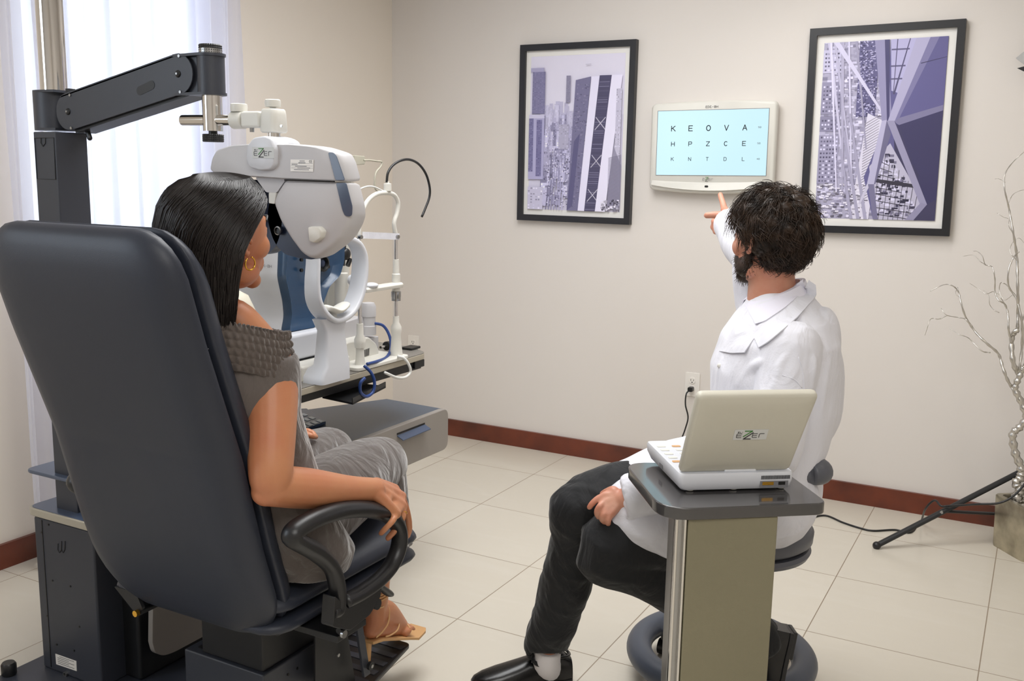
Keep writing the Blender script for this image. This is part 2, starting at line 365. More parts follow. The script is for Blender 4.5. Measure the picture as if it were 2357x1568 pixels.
def bvh(*objs):
    vs = []; fs = []
    for o in objs:
        off = V(0, 0, 0); p = o
        while p: off += p.location; p = p.parent
        b_ = len(vs); vs += [v.co+off for v in o.data.vertices]; fs += [tuple(i+b_ for i in q.vertices) for q in o.data.polygons]
    return BVHTree.FromPolygons(vs, fs)
def pick(tree, px, py, d0=2.4):
    r = Vector(ray(px, py)); h = tree.ray_cast(Vector(CAM), r.normalized())
    return h[0] if h[0] is not None else at(px, py, d0)
def fold(mb, tree, pts, r=.011, lift=-.003):
    lift = -r*.62
    q = [pick(tree, *p) for p in pts]; c = Vector(CAM)
    if any((a-b_).length > .10 for a, b_ in zip(q, q[1:])): return
    dd = [(a-c).length for a in q]
    if any(abs(a-b_) > .035 for a, b_ in zip(dd, dd[1:])): return
    q = [p+(c-p).normalized()*lift for p in q]; n = len(q)
    mb.tube(q, [r*(.45+.55*math.sin(math.pi*(i+.6)/(n+.2))) for i in range(n)], 10, smooth=5, round_ends=True)
# ================================================================== the room
def struct(name, mb, mt, parent=None, **k):
    o = mb.build(name, mt, parent, smooth=0, **k)
    if not parent: o['kind'] = 'structure'
    return o
RXW, RYW, RH = 5.4, -6.4, 2.7
struct('floor', MB().bx(-.15, RXW+.15, RYW-.15, .15, -.1, 0), 'floor')
struct('ceiling', MB().bx(-.15, RXW+.15, RYW-.15, .15, RH, RH+.1), 'ceiling')
struct('wall_back', MB().bx(-.15, RXW+.15, 0, .15, 0, RH), 'wall')
struct('wall_right', MB().bx(RXW, RXW+.15, RYW, 0, 0, RH), 'wall')
struct('wall_front', MB().bx(-.15, RXW+.15, RYW-.15, RYW, 0, RH), 'wall')
WY0, WY1, WZ0, WZ1 = -2.17, -1.40, .95, 2.45
w = MB(); w.bx(-.15, 0, WY1, 0, 0, RH); w.bx(-.15, 0, RYW, WY0, 0, RH); w.bx(-.15, 0, WY0, WY1, 0, WZ0); w.bx(-.15, 0, WY0, WY1, WZ1, RH)
struct('wall_left', w, 'wall_warm_lightened')
win = thing('window_1', None, None, (-.1, (WY0+WY1)/2, WZ0)); win['kind'] = 'structure'
w = MB()
for y in (WY0+.02, (WY0+WY1)/2, WY1-.02): w.bx(-.12, -.07, y-.02, y+.02, WZ0, WZ1)
for z in (WZ0+.02, WZ1-.02): w.bx(-.118, -.072, WY0, WY1, z-.02, z+.02)
w.build('window_frame', 'plastic_white', win, bevel=.003)
MB().bx(-.098, -.094, WY0+.02, WY1-.02, WZ0+.02, WZ1-.02).build('pane', 'glass', win)
BH = .0905
struct('baseboard_back', MB().bx(0, RXW, -.015, 0, 0, BH), 'baseboard')
struct('baseboard_left', MB().bx(0, .015, RYW, 0, 0, BH), 'baseboard')
# curtain
def curtain():
    vs = []; nu, nv = 260, 24; y0, y1 = -2.345, -1.262
    for j in range(nv+1):
        z = .03+(2.6-.03)*j/nv
        for i in range(nu+1):
            u = i/nu; y = y0+(y1-y0)*u
            a = .5+.5*noise.noise(V(u*9, 0, 3)); ph = u*2*math.pi*11+2.2*noise.noise(V(u*6, z*.35, 0))
            x = .12+.028*math.sin(ph)*(.5+a)+.012*math.sin(2.3*ph+1.3)+.008*noise.noise(V(u*14, z*1.2, 5))
            vs.append((x, y+.008*math.cos(ph), z))
    fs = [(j*(nu+1)+i, j*(nu+1)+i+1, (j+1)*(nu+1)+i+1, (j+1)*(nu+1)+i) for j in range(nv) for i in range(nu)]
    mb = MB(); mb.add(vs, fs); o = mb.build('sheer_curtain', 'curtain', smooth=180, origin=(.12, -1.8, .03))
    tag(o, 'long white sheer curtain hanging in soft folds in front of the bright window', 'curtain')
curtain()
cr_ = thing('curtain_rod', 'round curtain rod carrying the white sheer curtain above the window', 'curtain rod', (.12, -1.8, 2.62))
MB().cyl((.12, -2.45, 2.62), (.12, -1.15, 2.62), .014).build('rod', 'plastic_white', cr_)
[MB().bx(.0, .13, y-.01, y+.01, 2.615, 2.645).build('bracket', 'plastic_white', cr_) for y in (-2.43, -1.17)]
# ------------------------------------------------------------------ pictures
def paint(parent, name, O, X, Y, Wd, Hh, shapes):
    """shapes: list of (polygon in 0..1, colour 0-255 rgb) on one thin sheet, each ink layer a hair above the last"""
    me = bpy.data.meshes.new(name); vs = []; fs = []; cols = []
    nn = X.cross(Y)
    for k, (poly, c) in enumerate([([(0, 0), (1, 0), (1, 1), (0, 1)], shapes[0])]+shapes[1:]):
        b_ = len(vs); off = nn*(.0002+.0000022*k)
        vs += [tuple(O+X*(min(max(p[0], 0), 1)*Wd)+Y*(min(max(p[1], 0), 1)*Hh)+off) for p in poly]; fs.append(tuple(range(b_, b_+len(poly)))); cols += [(*lin(c), 1)]*len(poly)
    me.from_pydata(vs, [], fs); ca = me.color_attributes.new('Col', 'FLOAT_COLOR', 'CORNER'); ca.data.foreach_set('color', [x for c in cols for x in c])
    me.materials.append(M['print']); off = V(0, 0, 0); p = parent
    while p: off += p.location; p = p.parent
    me.transform(Matrix.Translation(-off)); o = bpy.data.objects.new(name, me); COL.objects.link(o); o.parent = parent; return o
def rc(x0, y0, x1, y1, s=0): return [(x0, y0), (x1, y0), (x1+s, y1), (x0+s, y1)]
def tint(g, v=0): return (max(0, min(255, g)), max(0, min(255, g-4+v*0)), max(0, min(255, g+14+v)))
def city_left():
    R = random.Random(3); L = [tint(226)]; a = L.append
    a((rc(0, .0, 1, .62), tint(214, 2)))
    def bld(x0, y0, x1, y1, g, s=0, win=0, wg=30, nx=4, ny=20, v=8):
        a((rc(x0, y0, x1, y1, s), tint(g, v)))
        for i in range(ny):
            for j in range(nx):
                if R.random() < win:
                    X0 = x0+(x1-x0)*(j+.15)/nx+s*(i/ny); Y0 = y0+(y1-y0)*(i+.2)/ny
                    a((rc(X0, Y0, X0+(x1-x0)*.65/nx, Y0+(y1-y0)*.5/ny), tint(g+R.choice((-1, 1))*wg*R.random(), v)))
    for k in range(90):   # hazy far city
        x = R.random(); h = .56+.22*R.random()*(1-abs(x-.35)); y = .25*R.random()+.2; g = 190+20*R.random(); wd = .02+.03*R.random(); bld(x*.5+.12, y, x*.5+.12+wd, h*.95, g, win=.6, wg=22, nx=3, ny=16, v=10)
    for k in range(140):  # nearer roofs and streets
        x = .12+.42*R.random(); y = .02+.5*R.random(); bld(x, y, x+.02+.05*R.random(), y+.04+.1*R.random(), 130+90*R.random(), win=.5, wg=60, nx=3, ny=6, v=14)
    bld(.03, .63, .17, .9, 128, win=.8, wg=22, nx=7, ny=34, v=20); a((rc(.01, .9, .155, .925), tint(170, 16)))
    a((rc(0, .2, .17, .62), tint(176, 20))); bld(.0, .25, .05, .6, 118, win=.7, wg=30, nx=3, ny=30, v=26); bld(.085, .22, .145, .59, 118, win=.7, wg=30, nx=3, ny=30, v=26); a((rc(.0, .6, .17, .625), tint(206, 10)))
    bld(.0, .0, .17, .15, 200, win=.5, wg=60, nx=6, ny=8)
    for k in range(7): a(([(.2+.03*k, 0), (.21+.03*k, 0), (.27+.022*k, .4), (.266+.022*k, .4)], tint(120+12*k, 18)))
    for k in range(130): x = .2+.25*R.random(); y = .02+.36*R.random(); a((rc(x, y, x+.012, y+.006), tint(R.choice((236, 90, 150)), 12)))
    bld(.40, .70, .445, .87, 140, win=.6, wg=18, nx=3, ny=20); bld(.33, .4, .44, .56, 176, win=.6, wg=30, nx=5, ny=12)
    a(([(.44, 0), (.56, 0), (.66, .86), (.50, .84)], tint(118, 16)))
    for k in range(220):
        y = .02+.8*R.random(); x = .45+.1*y*.6+(.13)*R.random(); a((rc(x, y, x+.02*R.random()+.006, y+.008), tint(118+50*(R.random()-.5), 14)))
    a(([(.44, 0), (.50, .03), (.56, .5), (.5, .45)], tint(92, 22)))
    a(([(.56, 0), (.63, 0), (.755, .86), (.665, .86)], tint(232, 6)))
    a(([(.63, 0), (.745, 0), (.875, .865), (.75, .865)], tint(74, 14)))
    for k in range(60):
        y = .01+.84*k/60; x = .636+.118*y/.86*1.02; a(([(x, y), (x+.105, y), (x+.106, y+.0035), (x+.001, y+.0035)], tint(70+R.choice((0, 20, 60)), 10)))
    for y0 in (.06, .28, .52): a(([(.65+.13*y0, y0), (.76+.13*y0, y0+.08), (.757+.13*y0, y0+.086), (.648+.13*y0, y0+.006)], tint(190))); a(([(.76+.13*y0, y0), (.655+.13*y0, y0+.08), (.658+.13*y0, y0+.086), (.763+.13*y0, y0+.006)], tint(190)))
    a(([(.745, 0), (.85, .0), (.985, .865), (.875, .865)], tint(234, 4)))
    bld(.93, .25, .985, .78, 196, win=.5, wg=50, nx=4, ny=36, v=4)
    a(([(.87, .02), (1, .02), (1, .3), (.92, .42), (.88, .2)], tint(150, 6)))
    for k in range(40): y = .03+k*.008; a(([(.87, y), (1, y+.02), (1, y+.023), (.87, y+.003)], tint(104, 6)))
    for k in range(60): x = .8+.2*R.random(); y = .07*R.random(); a((rc(x, y, x+.02, y+.012), tint(R.choice((230, 120, 70, 180)))))
    a((rc(.6, .935, .66, .939), tint(190)))
    return L
def city_right():
    R = random.Random(5); L = [tint(176, 8)]; a = L.append
    for k in range(900):
        x = .5*R.random(); y = R.random(); a((rc(x, y, x+.02+.03*R.random(), y+.006+.015*R.random()), tint(130+110*R.random(), 10)))
    for (y0, y1, g) in ((.6, .78, 150), (.5, .585, 140), (.2, .48, 158), (.83, .96, 200)):
        a((rc(0, y0, .17, y1), tint(g, 12)))
        for i in range(int((y1-y0)*44)):
            for j in range(6): a((rc(.015+.026*j, y0+.012+i/44, .03+.026*j, y0+.022+i/44), tint(R.choice((84, 110, 225)), 10)))
    a((rc(.3, .58, .46, 1), tint(96, 26)))
    for k in range(420): x = .3+.15*R.random(); y = .58+.42*R.random(); a((rc(x, y, x+.012, y+.006), tint(R.choice((60, 150, 190)), 20)))
    a(([(.3, 0), (.46, 0), (.52, .56), (.4, .6)], tint(222, 2)))
    for k in range(30): y = .1+k*.015; a(([(.38, y), (.5, y+.05), (.5, y+.054), (.38, y+.006)], tint(150)))
    for k in range(150): x = .42*R.random(); y = .2*R.random(); a((rc(x, y, x+.03, y+.008), tint(R.choice((240, 230, 130, 170, 100)))))
    def beam(x0, y0, x1, y1, w0, g, w1=None, v=10):
        w1 = w1 or w0; a(([(x0, y0), (x0+w0, y0), (x1+w1, y1), (x1, y1)], tint(g, v)))
    for x0, x1, w_, g in ((.03, .24, .03, 204), (.08, .3, .022, 190), (.14, .22, .03, 178), (.2, .3, .016, 214), (.26, .4, .02, 160), (.05, .17, .018, 224)): beam(x0, 1, x1, .1+.3*R.random(), w_, g, .012)
    for x0, x1, y0 in ((.18, .3, .4), (.2, .36, .5), (.24, .42, .6)): beam(x0, y0, x1, 0, .02, 170, .03)
    beam(.08, 1, .53, .58, .05, 214, .02)
    a(([(.55, 1), (1, 1), (1, 0), (.5, 0), (.4, .24), (.56, .55)], tint(96, 34)))
    a(([(.64, .55), (1, .62), (1, 0), (.85, 0), (.72, .35)], tint(56, 24)))
    a(([(.72, .1), (.85, .25), (.62, .5), (.7, 0), (1, 0)], tint(56, 18)))
    a(([(.42, 1), (.52, 1), (.6, .56), (.56, .55), (.52, .55)], tint(150, 20))); a(([(.5, 1), (.54, 1), (.585, .52), (.56, .56)], tint(70, 26)))
    a(([(.55, 1), (.8, 1), (.66, .7), (.58, .72)], tint(182, 22)))
    for y in (.94, .85, .78): a((rc(.56, y, .72-.9*(1-y)*.3, y+.008), tint(90, 20)))
    for x in (.6, .7): a(([(x, 1), (x+.008, 1), (.6+.1*(x-.6), .7), (.595, .7)], tint(80, 20)))
    a(([(.75, 1), (.86, 1), (.62, .545), (.565, .545)], tint(178, 16))); a(([(.86, 1), (.93, 1), (.66, .57), (.62, .545)], tint(126, 26)))
    a(([(.62, .55), (.66, .57), (1, .635), (1, .605), (.66, .53)], tint(128, 18))); a((([(.8, .86), (1, .89), (1, .893), (.8, .865)]), tint(56, 20)))
    a(([(.44, .3), (.56, .4), (.6, .43), (.9, .1), (.8, .0), (.52, 0), (.47, .18)], tint(190, 6)))
    for k in range(260):
        y = .01+.36*R.random(); x = .5+.34*R.random()
        if x < .56+.33*(1-y/.42) : a((rc(x, y, x+.03*R.random()+.01, y+.006+.012*R.random()), tint(R.choice((40, 60, 226, 120, 210)), 10)))
    for k in range(9): x = .5+.04*k; a(([(x, 0), (x+.004, 0), (x+.03, .4-.03*k), (x+.026, .4-.03*k)], tint(50))); y = .03+.038*k; a(([(.5, y), (.84-.03*k, y-.03), (.84-.03*k, y-.026), (.5, y+.004)], tint(50)))
    a(([(.46, .215), (.83, .18), (.83, .2), (.46, .235)], tint(50)))
    a(([(.56, .555), (.62, .555), (.93, .09), (.88, .08)], tint(156, 14))); a(([(.62, .555), (.68, .5), (.93, .09)], tint(60, 20)))
    a(([(.52, .555), (.56, .56), (.49, .2), (.43, .2)], tint(186, 14))); a(([(.56, .56), (.6, .48), (.5, .2), (.49, .2)], tint(110, 16)))
    a(([(.43, .2), (.37, .09), (.385, .085), (.46, .2)], tint(204, 6))); a(([(.44, .2), (.49, .2), (.54, 0), (.5, 0)], tint(120, 16)))
    a(([(.88, .1), (.93, .09), (.83, 0), (.76, 0)], tint(148, 14))); a(([(.93, .09), (1, .12), (1, 0), (.83, 0)], tint(62, 16)))
    return L
def picture(label, px, ang, shapes, fw, mw_, pname):
    # px: four corner pixels TL TR BR BL of the frame, on the wall
    P_ = [onY(*p, -.03) for p in px]; c = sum(P_, V(0, 0, 0))/4; Wd = ((P_[1]-P_[0]).length+(P_[2]-P_[3]).length)/2; Hh = ((P_[0]-P_[3]).length+(P_[1]-P_[2]).length)/2
    X = V(math.cos(ang), 0, math.sin(ang)); Y = V(-math.sin(ang), 0, math.cos(ang)); N_ = V(0, -1, 0); c.y = 0
    t = thing('framed_picture', label, 'picture', c)
    f = MB(); o_ = [c-X*Wd/2-Y*Hh/2, c+X*Wd/2-Y*Hh/2, c+X*Wd/2+Y*Hh/2, c-X*Wd/2+Y*Hh/2]; q = [c-X*(Wd/2-fw)-Y*(Hh/2-fw), c+X*(Wd/2-fw)-Y*(Hh/2-fw), c+X*(Wd/2-fw)+Y*(Hh/2-fw), c-X*(Wd/2-fw)+Y*(Hh/2-fw)]
    for i in range(4): f.prism([o_[i], o_[(i+1) % 4], q[(i+1) % 4], q[i]], N_*.032)
    f.build('frame', 'frame_black', t, smooth=0)
    MB().prism(q, N_*.016).build('mat_board', 'mat_board', t, smooth=0)
    pw, ph = Wd-2*fw-2*mw_, Hh-2*fw-2*mw_*1.05
    paint(t, pname, c-X*pw/2-Y*ph/2+N_*.0165, X, Y, pw, ph, shapes)
    return t
picture('narrow black framed picture of hazy city towers, in a white mat', [(1198, 102), (1466, 91.5), (1447.5, 518.5), (1189.5, 505.5)], 0.0, city_left(), .030, .026, 'city_print')
picture('large black framed picture of crossing steel beams above city buildings, hung slightly crooked', [(1863, 66.5), (2225, 42.5), (2184, 545), (1841.5, 533)], math.radians(.75), city_right(), .030, .030, 'steel_beam_print')
# ------------------------------------------------------------------ chart display
def chart():
    ang = math.radians(.6); X = V(math.cos(ang), 0, math.sin(ang)); Y = V(-math.sin(ang), 0, math.cos(ang)); N_ = V(0, -1, 0)
    c = (onY(1514.5, 255.5, -.06)+onY(1770, 251, -.06)+onY(1762, 404.5, -.06)+onY(1510, 402, -.06))/4; sw = (onY(1514.5, 255.5, -.06)-onY(1770, 251, -.06)).length; sh = (onY(1514.5, 255.5, -.06)-onY(1510, 402, -.06)).length
    c0 = V(c.x, 0, c.z); t = thing('vision_chart_display', 'white wall display lit pale blue with three rows of black test letters', 'display', c0)
    # pillow outline: gently bowed top and bottom edges
    def outline(w_, h1, h2, bow, r):
        P_ = [];
        for k in range(13): u = -1+2*k/12; P_.append((u*w_, -h2-bow*(1-u*u)))
        for k in range(13): u = 1-2*k/12; P_.append((u*w_, h1+bow*.6*(1-u*u)))
        return fillet([V(*p, 0) for p in P_], [r if i in (0, 12, 13, 25) else 0 for i in range(26)], 6)
    rings = []
    for (s_, d) in ((.90, 0), (.985, .012), (1, .03), (.995, .048), (.965, .056)):
        rings.append([c0+X*p.x*s_+Y*(p.y*(s_ if s_ > .95 else .97)-.012)+N_*d for p in outline(sw/2+.035, sh/2+.045, sh/2+.055, .016, .045)])
    n = len(rings[0]); hb = MB(); hb.loft(rings, cap=True); hb.build('housing', 'plastic_white', t, smooth=50)
    s = MB(); O = c0-X*sw/2-Y*sh/2+N_*.0562
    s.prism([O, O+X*sw, O+X*sw+Y*sh, O+Y*sh], N_*.0012); s.build('screen', 'screen', t, smooth=0)
    bz = MB(); e_ = .0022
    for a, b_, cx_, cy_ in ((sw+2*e_, e_, sw/2, -e_/2), (sw+2*e_, e_, sw/2, sh+e_/2), (e_, sh, -e_/2, sh/2), (e_, sh, sw+e_/2, sh/2)):
        q = O+X*cx_+Y*cy_; bz.prism([q-X*a/2-Y*b_/2, q+X*a/2-Y*b_/2, q+X*a/2+Y*b_/2, q-X*a/2+Y*b_/2], N_*.0016)
    bz.build('bezel', 'ink_grey', t, smooth=0)
    D = N_*.0013
    for row, y, h, th in (('KEOVA', .725, .0225, .0036), ('HPZCE', .485, .0185, .0030), ('KNTDL', .25, .0150, .0022)):
        for i, ch in enumerate(row): lt = MB(); text(lt, ch, O+X*(sw*(.152+.162*i)-h*.45)+Y*(sh*y-h/2), X, Y, h, th, dn=D); lt.build('chart_letter', 'black', t, smooth=0)
    for s_, y in (('50', .725), ('50', .485), ('40', .25)): n_ = MB(); text(n_, s_, O+X*sw*.915+Y*(sh*y-.003), X, Y, .0065, .0012, dn=D); n_.build('row_number', 'ink_grey', t, smooth=0)
    b_ = MB(); text(b_, 'EDC-8H', c0+X*(-.030)+Y*(sh/2+.010)+N_*.0575, X, Y, .0085, .0013, w=.0085); b_.build('model_lettering', 'ink_grey', t, smooth=0)
    # lower lip, sensor, logo
    rings = []
    for d, k in ((.0, .6), (.04, .85), (.066, 1), (.07, .96)):
        top = [c0+X*u*(sw/2+.02)*k**.2-Y*(sh/2+.024+.008*(1-u*u))+N_*min(d, .0605)*.92 for u in [-1+2*i/16 for i in range(17)]]
        bot = [c0+X*u*(sw/2+.02)*k**.2-Y*(sh/2+.03+.04*k*(1-.6*u*u))+N_*d for u in [1-2*i/16 for i in range(17)]]
        rings.append(top+bot)
    MB().loft(rings).build('lower_lip', 'plastic_white', t, smooth=60)
    q = c0-Y*(sh/2+.05)-X*.008+N_*.0695
    MB().prism([q+X*x+Y*y for x, y in rrect(.017, .009, .0042)], N_*.0015).build('sensor', 'black', t)
    logo(t, c0-X*.036-Y*(sh/2+.0295)+N_*.0595, X, Y, .060, sticker=False, ink='ink_grey')
    w = MB(); w.bx(c.x-.1, c.x+.1, -.012, 0, c.z-.06, c.z+.06); w.build('wall_bracket', 'metal_black', t)
chart()
# ------------------------------------------------------------------ outlets
def outlet(px, py, label, with_top_only=False):
    c = onY(px, py, -.006); c.y = 0; t = thing('wall_outlet', label, 'outlet', c); N_ = V(0, -1, 0); X = V(1, 0, 0); Z = V(0, 0, 1)
    MB().prism([c+X*x+Z*z for x, z in rrect(.072, .115, .006)], N_*.006).build('cover_plate', 'outlet_white', t, bevel=.0015)
    for s_ in (-1, 1):
        q = c+Z*.0195*s_; r = MB().lathe([(.0165, 0), (.0165, .0075), (.0155, .0082)], q, N_, n=28).build('socket', 'outlet_white', t)
        h_ = MB()
        for dx, dz, w_, hh in ((-.0065, .003, .0022, .009), (.0065, .003, .0022, .007), (0, -.008, .005, .005)): h_.bx(q.x+dx-w_/2, q.x+dx+w_/2, -.0088, -.008, q.z+dz-hh/2, q.z+dz+hh/2)
        h_.build('socket_holes', 'black', r, smooth=0)
    return c
oc = outlet(1593, 885.5, 'white wall outlet with a black plug in its lower socket, beside the white coat')
outlet(951, 796, 'white wall outlet low on the wall behind the instrument table')
t = thing('power_cord', 'black power cord plugged into the wall outlet behind the white laptop-style console', 'cord', oc)
p = oc+V(0, 0, -.0195)
MB().prism([p+V(x, -.009, z) for x, z in rrect(.024, .022, .006)], V(0, -.028, 0)).build('plug', 'rubber', t, bevel=.003)
k = [p+V(-.004, -.03, -.005), p+V(-.012, -.05, -.02), p+V(-.01, -.06, -.07), p+V(.004, -.055, -.13), p+V(-.006, -.06, -.19), p+V(-.02, -.08, -.26), p+V(-.01, -.10, -.34), p+V(.04, -.13, -.425), p+V(.2, -.25, -.428), p+V(.35, -.3, .004-p.z)]
MB().tube(k, .0035, 8, smooth=8).build('cord', 'rubber', t, smooth=180)
# cord over the floor to the light stand
k = [oc+V(.35, -.3, .004-oc.z), onZ(1740, 1212, .004), onZ(1790, 1218, .004), onZ(1830, 1200, .004), onZ(1862, 1193, .004), onZ(1900, 1187, .004), onZ(1940, 1203, .004), onZ(1980, 1216, .004), onZ(2010, 1222, .004), onZ(2060, 1220, .004), onZ(2095, 1226, .004), onZ(2118, 1205, .004), at(2130, 1172, 3.95), at(2151, 1152, 3.9), at(2166, 1165, 3.86), at(2185, 1165, 3.84), at(2250, 1161, 3.72), at(2300, 1158, 3.68), at(2335, 1140, 3.66), at(2365, 1105, 3.65), at(2400, 1050, 3.63)]
o = MB().tube(k, .0042, 8, smooth=8).build('floor_cord', 'rubber', None, smooth=180, origin=k[3]); tag(o, 'thin black cord lying across the tiles and looping over the tripod leg', 'cord')
# ------------------------------------------------------------------ light stand on the right
def light_stand():
    foot = onZ(2018, 1256, .012); J = at(2172, 1177, 3.86); up_ = at(2420, 1040, 3.62)
    B = V(3.22, -.62, 0); t = thing('light_stand', 'black tripod light stand with a flap of its lamp showing at the top', 'light stand', B)
    d = (J-foot).normalized(); top = J+d*((B.x+.02-J.x)/d.x); top = V(B.x, B.y, top.z) if False else top
    hub = V(top.x+.03, top.y-.0, top.z+.02)
    q = MB().tube([foot, top], .0135, 12, flat=.75).build('leg', 'metal_black', t); MB().ell(foot, (.016, .016, .016)).build('rubber_foot', 'rubber', q)
    L = [(hub-(foot-hub)*1.0)]; ax = hub
    for a in (120, 240):
        v = V(*(foot-hub)); v = Matrix.Rotation(math.radians(a), 3, 'Z')@v; e_ = hub+v
        e_.z = .012
        if e_.y > -.03: e_.y = -.05
        q = MB().tube([e_, hub+v*.02], .0135, 12, flat=.75).build('leg', 'metal_black', t); MB().ell(e_, (.016, .016, .016)).build('rubber_foot', 'rubber', q)
    MB().cyl(V(hub.x, hub.y, .13), V(hub.x, hub.y, 2.05), .015).build('pole', 'metal_black', t)
    MB().cyl(hub-V(0, 0, .035), hub+V(0, 0, .035), .028).build('collar', 'metal_black', t)
    lo = V(hub.x, hub.y, .16); lo2 = at(2357, 1290, 3.62); lo = V(hub.x, hub.y, min(.2, max(.1, lo2.z)))
    MB().cyl(lo-V(0, 0, .03), lo+V(0, 0, .03), .024).build('collar', 'metal_black', t)
    MB().tube([J, lo], .010, 10, flat=.6).build('brace', 'metal_black', t)
    MB().cyl(J+V(-.004, -.014, 0), J+V(-.006, -.022, 0), .006).build('rivet', 'steel', t)
    # lamp head with flaps
    hp = V(hub.x, hub.y, 2.05); 
    MB().cyl(hp, hp+V(0, -.02, .0), .03).build('lamp_mount', 'metal_black', t)
    a_, b_, c_ = onY(2338, 134, hub.y), onY(2357, 118, hub.y), onY(2365, 148, hub.y)
    lampc = V(hub.x+.02, hub.y, a_.z+.02)
    bd = MB(); bd.cyl(lampc+V(.0, 0, -.09), lampc+V(.0, 0, .1), .075); bd.build('lamp_head', 'metal_black', t, bevel=.004)
    MB().prism([onY(2338, 134, hub.y), onY(2357, 149, hub.y), onY(2420, 150, hub.y), onY(2420, 90, hub.y), onY(2362, 114, hub.y)], V(0, .003, 0)).build('barn_door', 'steel', t)
    MB().prism([onY(2341, 157, hub.y), onY(2360, 152, hub.y), onY(2420, 156, hub.y), onY(2400, 176, hub.y), onY(2362, 167, hub.y)], V(.0, .003, 0)).build('barn_door', 'metal_black', t)
light_stand()
# ------------------------------------------------------------------ silver pot with branches
def pot():
    a = onZ(2277, 1252, 0); b_ = onZ(2330, 1283, 0); d1 = (b_-a); d1.z = 0; d1.normalize(); d2 = V(-d1.y, d1.x, 0); d2 = d2 if d2.y > 0 else -d2
    sz = .20; H = .21
    c = a+(d1+d2)*sz/2
    if c.y > -.17: sh = -.17-c.y; c.y += sh
    t = thing('planter', 'square silver planter of crumpled metal finish standing by the wall', 'planter', V(c.x, c.y, 0))
    def ring(z, s_, r=.02): return [c+d1*x*s_+d2*y*s_+V(0, 0, z) for x, y in rrect(sz, sz, r)]
    p = MB(); rings = [ring(0, .95), ring(.01, .97), ring(.12, 1), ring(H-.004, 1.03), ring(H, 1.0), ring(H, .84), ring(H-.035, .84)]
    p.loft(rings); o = p.build('planter_body', 'pot', t, smooth=45)
    mb = MB(); R_ = random.Random(2)
    for i in range(230):
        q = c+d1*R_.uniform(-.078, .078)+d2*R_.uniform(-.078, .078)+V(0, 0, H-.022+R_.uniform(0, .014)); r = R_.uniform(.005, .009)
        mb.ell(q, (r, r*.8, r*.6), Matrix.Rotation(R_.uniform(0, 3), 3, 'Z'), n=6, m_=4)
    o = mb.build('pebbles', 'silver', None, smooth=180, origin=c+V(0, 0, H-.02)); tag(o, 'silver pebbles filling the top of the square planter', 'pebbles', kind='stuff')
    tr_ = thing('twisted_branches', 'bare curly branches painted silver rising from the square planter', 'decorative branches', c+V(0, 0, H-.02))
    D = lambda px, py, dy=0: onY(px, py, c.y+dy)
    def br(pts, r0, r1, n=8):
        P_ = [D(*p) for p in pts]; q = []
        for i, p_ in enumerate(P_): q.append(p_)
        rr = [r0+(r1-r0)*i/(len(P_)-1) for i in range(len(P_))]
        q2 = cr([(*p_, r_) for p_, r_ in zip(q, rr)], 7)
        path = [Vector(a_[:3]) for a_ in q2]; rad = [max(a_[3]*(1+.22*math.sin(i*1.7)+.1*R_.random()), .0006) for i, a_ in enumerate(q2)]
        return path, rad, n
    B_ = [([(2338, 1143), (2348, 1128), (2338, 1112), (2350, 1098), (2349, 1075), (2336, 1040), (2331, 1000), (2346, 985), (2362, 960), (2350, 925), (2337, 895), (2345, 870), (2357, 845)], .016, .010),
          ([(2337, 905), (2322, 880), (2308, 845), (2297, 815), (2272, 790), (2245, 765), (2225, 735), (2212, 695), (2205, 672), (2192, 657), (2172, 656), (2140, 671)], .006, .0012),
          ([(2280, 812), (2262, 808), (2240, 790), (2225, 776), (2205, 768), (2184, 757)], .0022, .0008),
          ([(2238, 752), (2224, 735), (2205, 732), (2180, 725), (2166, 710)], .0025, .0009), ([(2180, 726), (2160, 735), (2142, 735), (2135, 755), (2128, 773)], .0022, .0008), ([(2205, 672), (2204, 662), (2200, 675), (2210, 685)], .0012, .0006),
          ([(2357, 845), (2345, 860), (2333, 835), (2328, 790), (2335, 765), (2342, 760)], .010, .008), ([(2342, 760), (2343, 700), (2342, 640), (2340, 590), (2334, 545), (2326, 500), (2320, 470), (2312, 430), (2314, 398), (2335, 370), (2357, 350)], .0055, .001),
          ([(2328, 790), (2322, 760), (2320, 725), (2312, 700), (2298, 690), (2290, 672), (2290, 640), (2284, 615), (2268, 610), (2262, 590), (2250, 580), (2240, 578)], .004, .0008), ([(2268, 610), (2255, 600), (2240, 588), (2216, 590)], .0014, .0006),
          ([(2312, 700), (2300, 680), (2285, 672), (2270, 676), (2250, 665), (2232, 652)], .0018, .0006), ([(2300, 720), (2285, 712), (2278, 700), (2276, 680), (2262, 668)], .0016, .0006),
          ([(2345, 860), (2352, 800), (2352, 740), (2340, 690), (2322, 660), (2322, 620), (2335, 590), (2345, 580)], .005, .002), ([(2320, 470), (2330, 450), (2345, 440), (2365, 436)], .0014, .0006), ([(2314, 420), (2300, 412), (2290, 412)], .001, .0004), ([(2333, 540), (2322, 520), (2322, 505), (2310, 500), (2295, 490)], .0012, .0005),
          ([(2322, 660), (2305, 650), (2300, 670), (2312, 690), (2330, 680)], .0018, .0008), ([(2340, 600), (2325, 580), (2330, 560), (2345, 548), (2357, 560)], .0014, .0006), ([(2352, 740), (2365, 700), (2372, 640), (2380, 560), (2390, 480)], .003, .001), ([(2357, 845), (2380, 800), (2400, 740), (2430, 660), (2440, 560)], .006, .001), ([(2380, 800), (2420, 770), (2460, 700), (2480, 600)], .004, .001)]
    first = True
